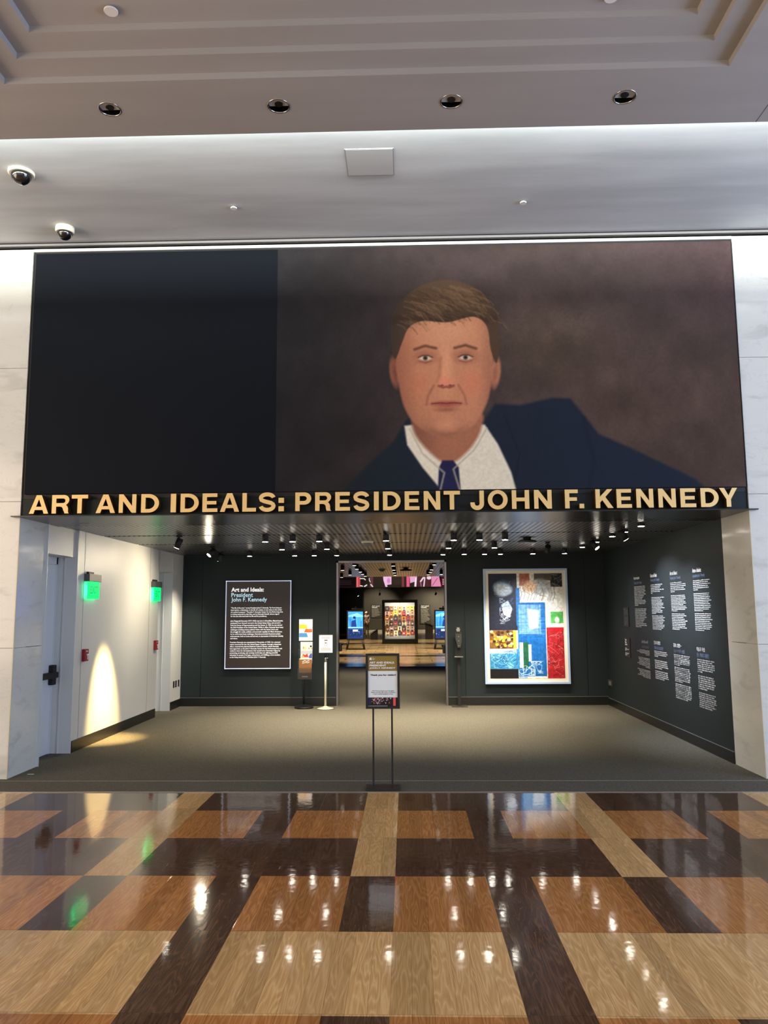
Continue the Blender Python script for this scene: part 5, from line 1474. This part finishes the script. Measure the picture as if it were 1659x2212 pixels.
# ------------------------------------------------------------------ person standing far back
def figure(x, y, label):
    t = thing('person', label, 'person', (x, y, 0))
    H = 1.68
    J = {'pel': (0, 0, .92), 'sp': (0, .01, 1.12), 'ch': (0, 0, 1.32), 'nk': (0, 0, 1.44), 'hd': (0, -.01, 1.52), 'ht': (0, -.01, 1.62),
         'sl': (-.18, 0, 1.38), 'el': (-.24, .02, 1.12), 'wl': (-.12, -.16, .98), 'sr': (.18, 0, 1.38), 'er': (.25, .02, 1.12), 'wr': (.10, -.17, 1.0),
         'hl': (-.09, 0, .88), 'kl': (-.10, -.01, .48), 'al': (-.11, .02, .08), 'tl': (-.12, -.13, .03), 'hr': (.09, 0, .88), 'kr': (.11, -.02, .48), 'ar': (.12, .02, .08), 'tr': (.13, -.13, .03)}
    R = {'pel': .15, 'sp': .13, 'ch': .15, 'nk': .055, 'hd': .09, 'ht': .075, 'sl': .06, 'el': .042, 'wl': .028, 'sr': .06, 'er': .042, 'wr': .028, 'hl': .09, 'kl': .058, 'al': .04, 'tl': .03, 'hr': .09, 'kr': .058, 'ar': .04, 'tr': .03}
    E_ = [('pel', 'sp'), ('sp', 'ch'), ('ch', 'nk'), ('nk', 'hd'), ('hd', 'ht'), ('ch', 'sl'), ('sl', 'el'), ('el', 'wl'), ('ch', 'sr'), ('sr', 'er'), ('er', 'wr'), ('pel', 'hl'), ('hl', 'kl'), ('kl', 'al'), ('al', 'tl'), ('pel', 'hr'), ('hr', 'kr'), ('kr', 'ar'), ('ar', 'tr')]
    for s_, w in (('l', J['wl']), ('r', J['wr'])):
        sg = -1 if s_ == 'l' else 1
        J['p'+s_] = (w[0]-sg*.02, w[1]-.06, w[2]-.02); R['p'+s_] = .026; E_.append(('w'+s_, 'p'+s_))
        for k in range(4):
            n1 = 'f%d%s' % (k, s_); n2 = 'g%d%s' % (k, s_); b = J['p'+s_]
            J[n1] = (b[0]-sg*.02, b[1]-.03, b[2]+.024-.016*k); J[n2] = (b[0]-sg*.055, b[1]-.03+.01*k*0, b[2]+.02-.018*k); R[n1] = .009; R[n2] = .008
            E_ += [('p'+s_, n1), (n1, n2)]
        J['th'+s_] = (w[0]-sg*.01, w[1]-.05, w[2]+.035); R['th'+s_] = .010; E_.append(('w'+s_, 'th'+s_))
    def skin(name, names, scale, m, parent, rootn):
        idx = {n: i for i, n in enumerate(names)}
        me = bpy.data.meshes.new(name)
        me.from_pydata([(x+J[n][0], y+J[n][1], J[n][2]) for n in names], [(idx[a], idx[b]) for a, b in E_ if a in idx and b in idx], [])
        o = bpy.data.objects.new(name, me)
        md = o.modifiers.new('s', 'SKIN'); sb = o.modifiers.new('d', 'SUBSURF'); sb.levels = sb.render_levels = 1
        for n in names:
            sv = me.skin_vertices[0].data[idx[n]]; sv.radius = (R[n]*scale,)*2; sv.use_root = (n == rootn)
        res = bake(o, True)
        bpy.data.objects.remove(o)
        res.name = name; res.materials.clear(); res.materials.append(m)
        for p_ in res.polygons: p_.use_smooth = True
        return link(name, res, parent)
    allj = list(J.keys())
    skin('body', allj, 1.0, mat('skin', (150, 104, 82), 0.6), t, 'pel')
    skin('sweater', ['sp', 'ch', 'sl', 'el', 'sr', 'er', 'wl', 'wr'], 1.22, mat('grey_sweater', (150, 156, 164), 0.8), t, 'ch')
    skin('trousers', ['pel', 'hl', 'kl', 'al', 'hr', 'kr', 'ar'], 1.2, mat('tan_trousers', (158, 134, 106), 0.8), t, 'pel')
    MB().lathe((x, y-.01, 1.60), [(.10, -.03), (.105, .0), (.09, .05), (.05, .085), (.005, .095)], 18).build('hair', mat('white_hair', (206, 200, 190), 0.8), t)
    m_ = MB()
    m_.lathe((x-.035, y-.098, 1.575), [(.012, 0), (.012, -.006)], 8, axis='Y'); m_.lathe((x+.035, y-.098, 1.575), [(.012, 0), (.012, -.006)], 8, axis='Y')
    m_.build('eyes', INK_K, t)
    MB().rod((x, y-.09, 1.575), (x, y-.125, 1.54), .012, 8, r2=.018).build('nose', mat('skin', (150, 104, 82)), t)
    MB().bbox(x-.03, x+.03, y-.108, y-.095, 1.497, 1.508, .003).build('mouth', mat('lips', (120, 60, 54), 0.6), t)
    m_ = MB(); m_.bbox(x-.13, x-.09, y-.02, y+.03, 1.53, 1.59, .01); m_.bbox(x+.09, x+.13, y-.02, y+.03, 1.53, 1.59, .01)
    m_.build('ears', mat('skin', (150, 104, 82)), t)
    for sx in (-.115, .125): MB().bbox(x+sx-.05, x+sx+.05, y-.2, y+.08, 0, .09, .03).build('shoe', MATTEBLACK, t)
figure(-2.99, 59.4, 'person in grey sweater and tan trousers standing beside the left touch screen')
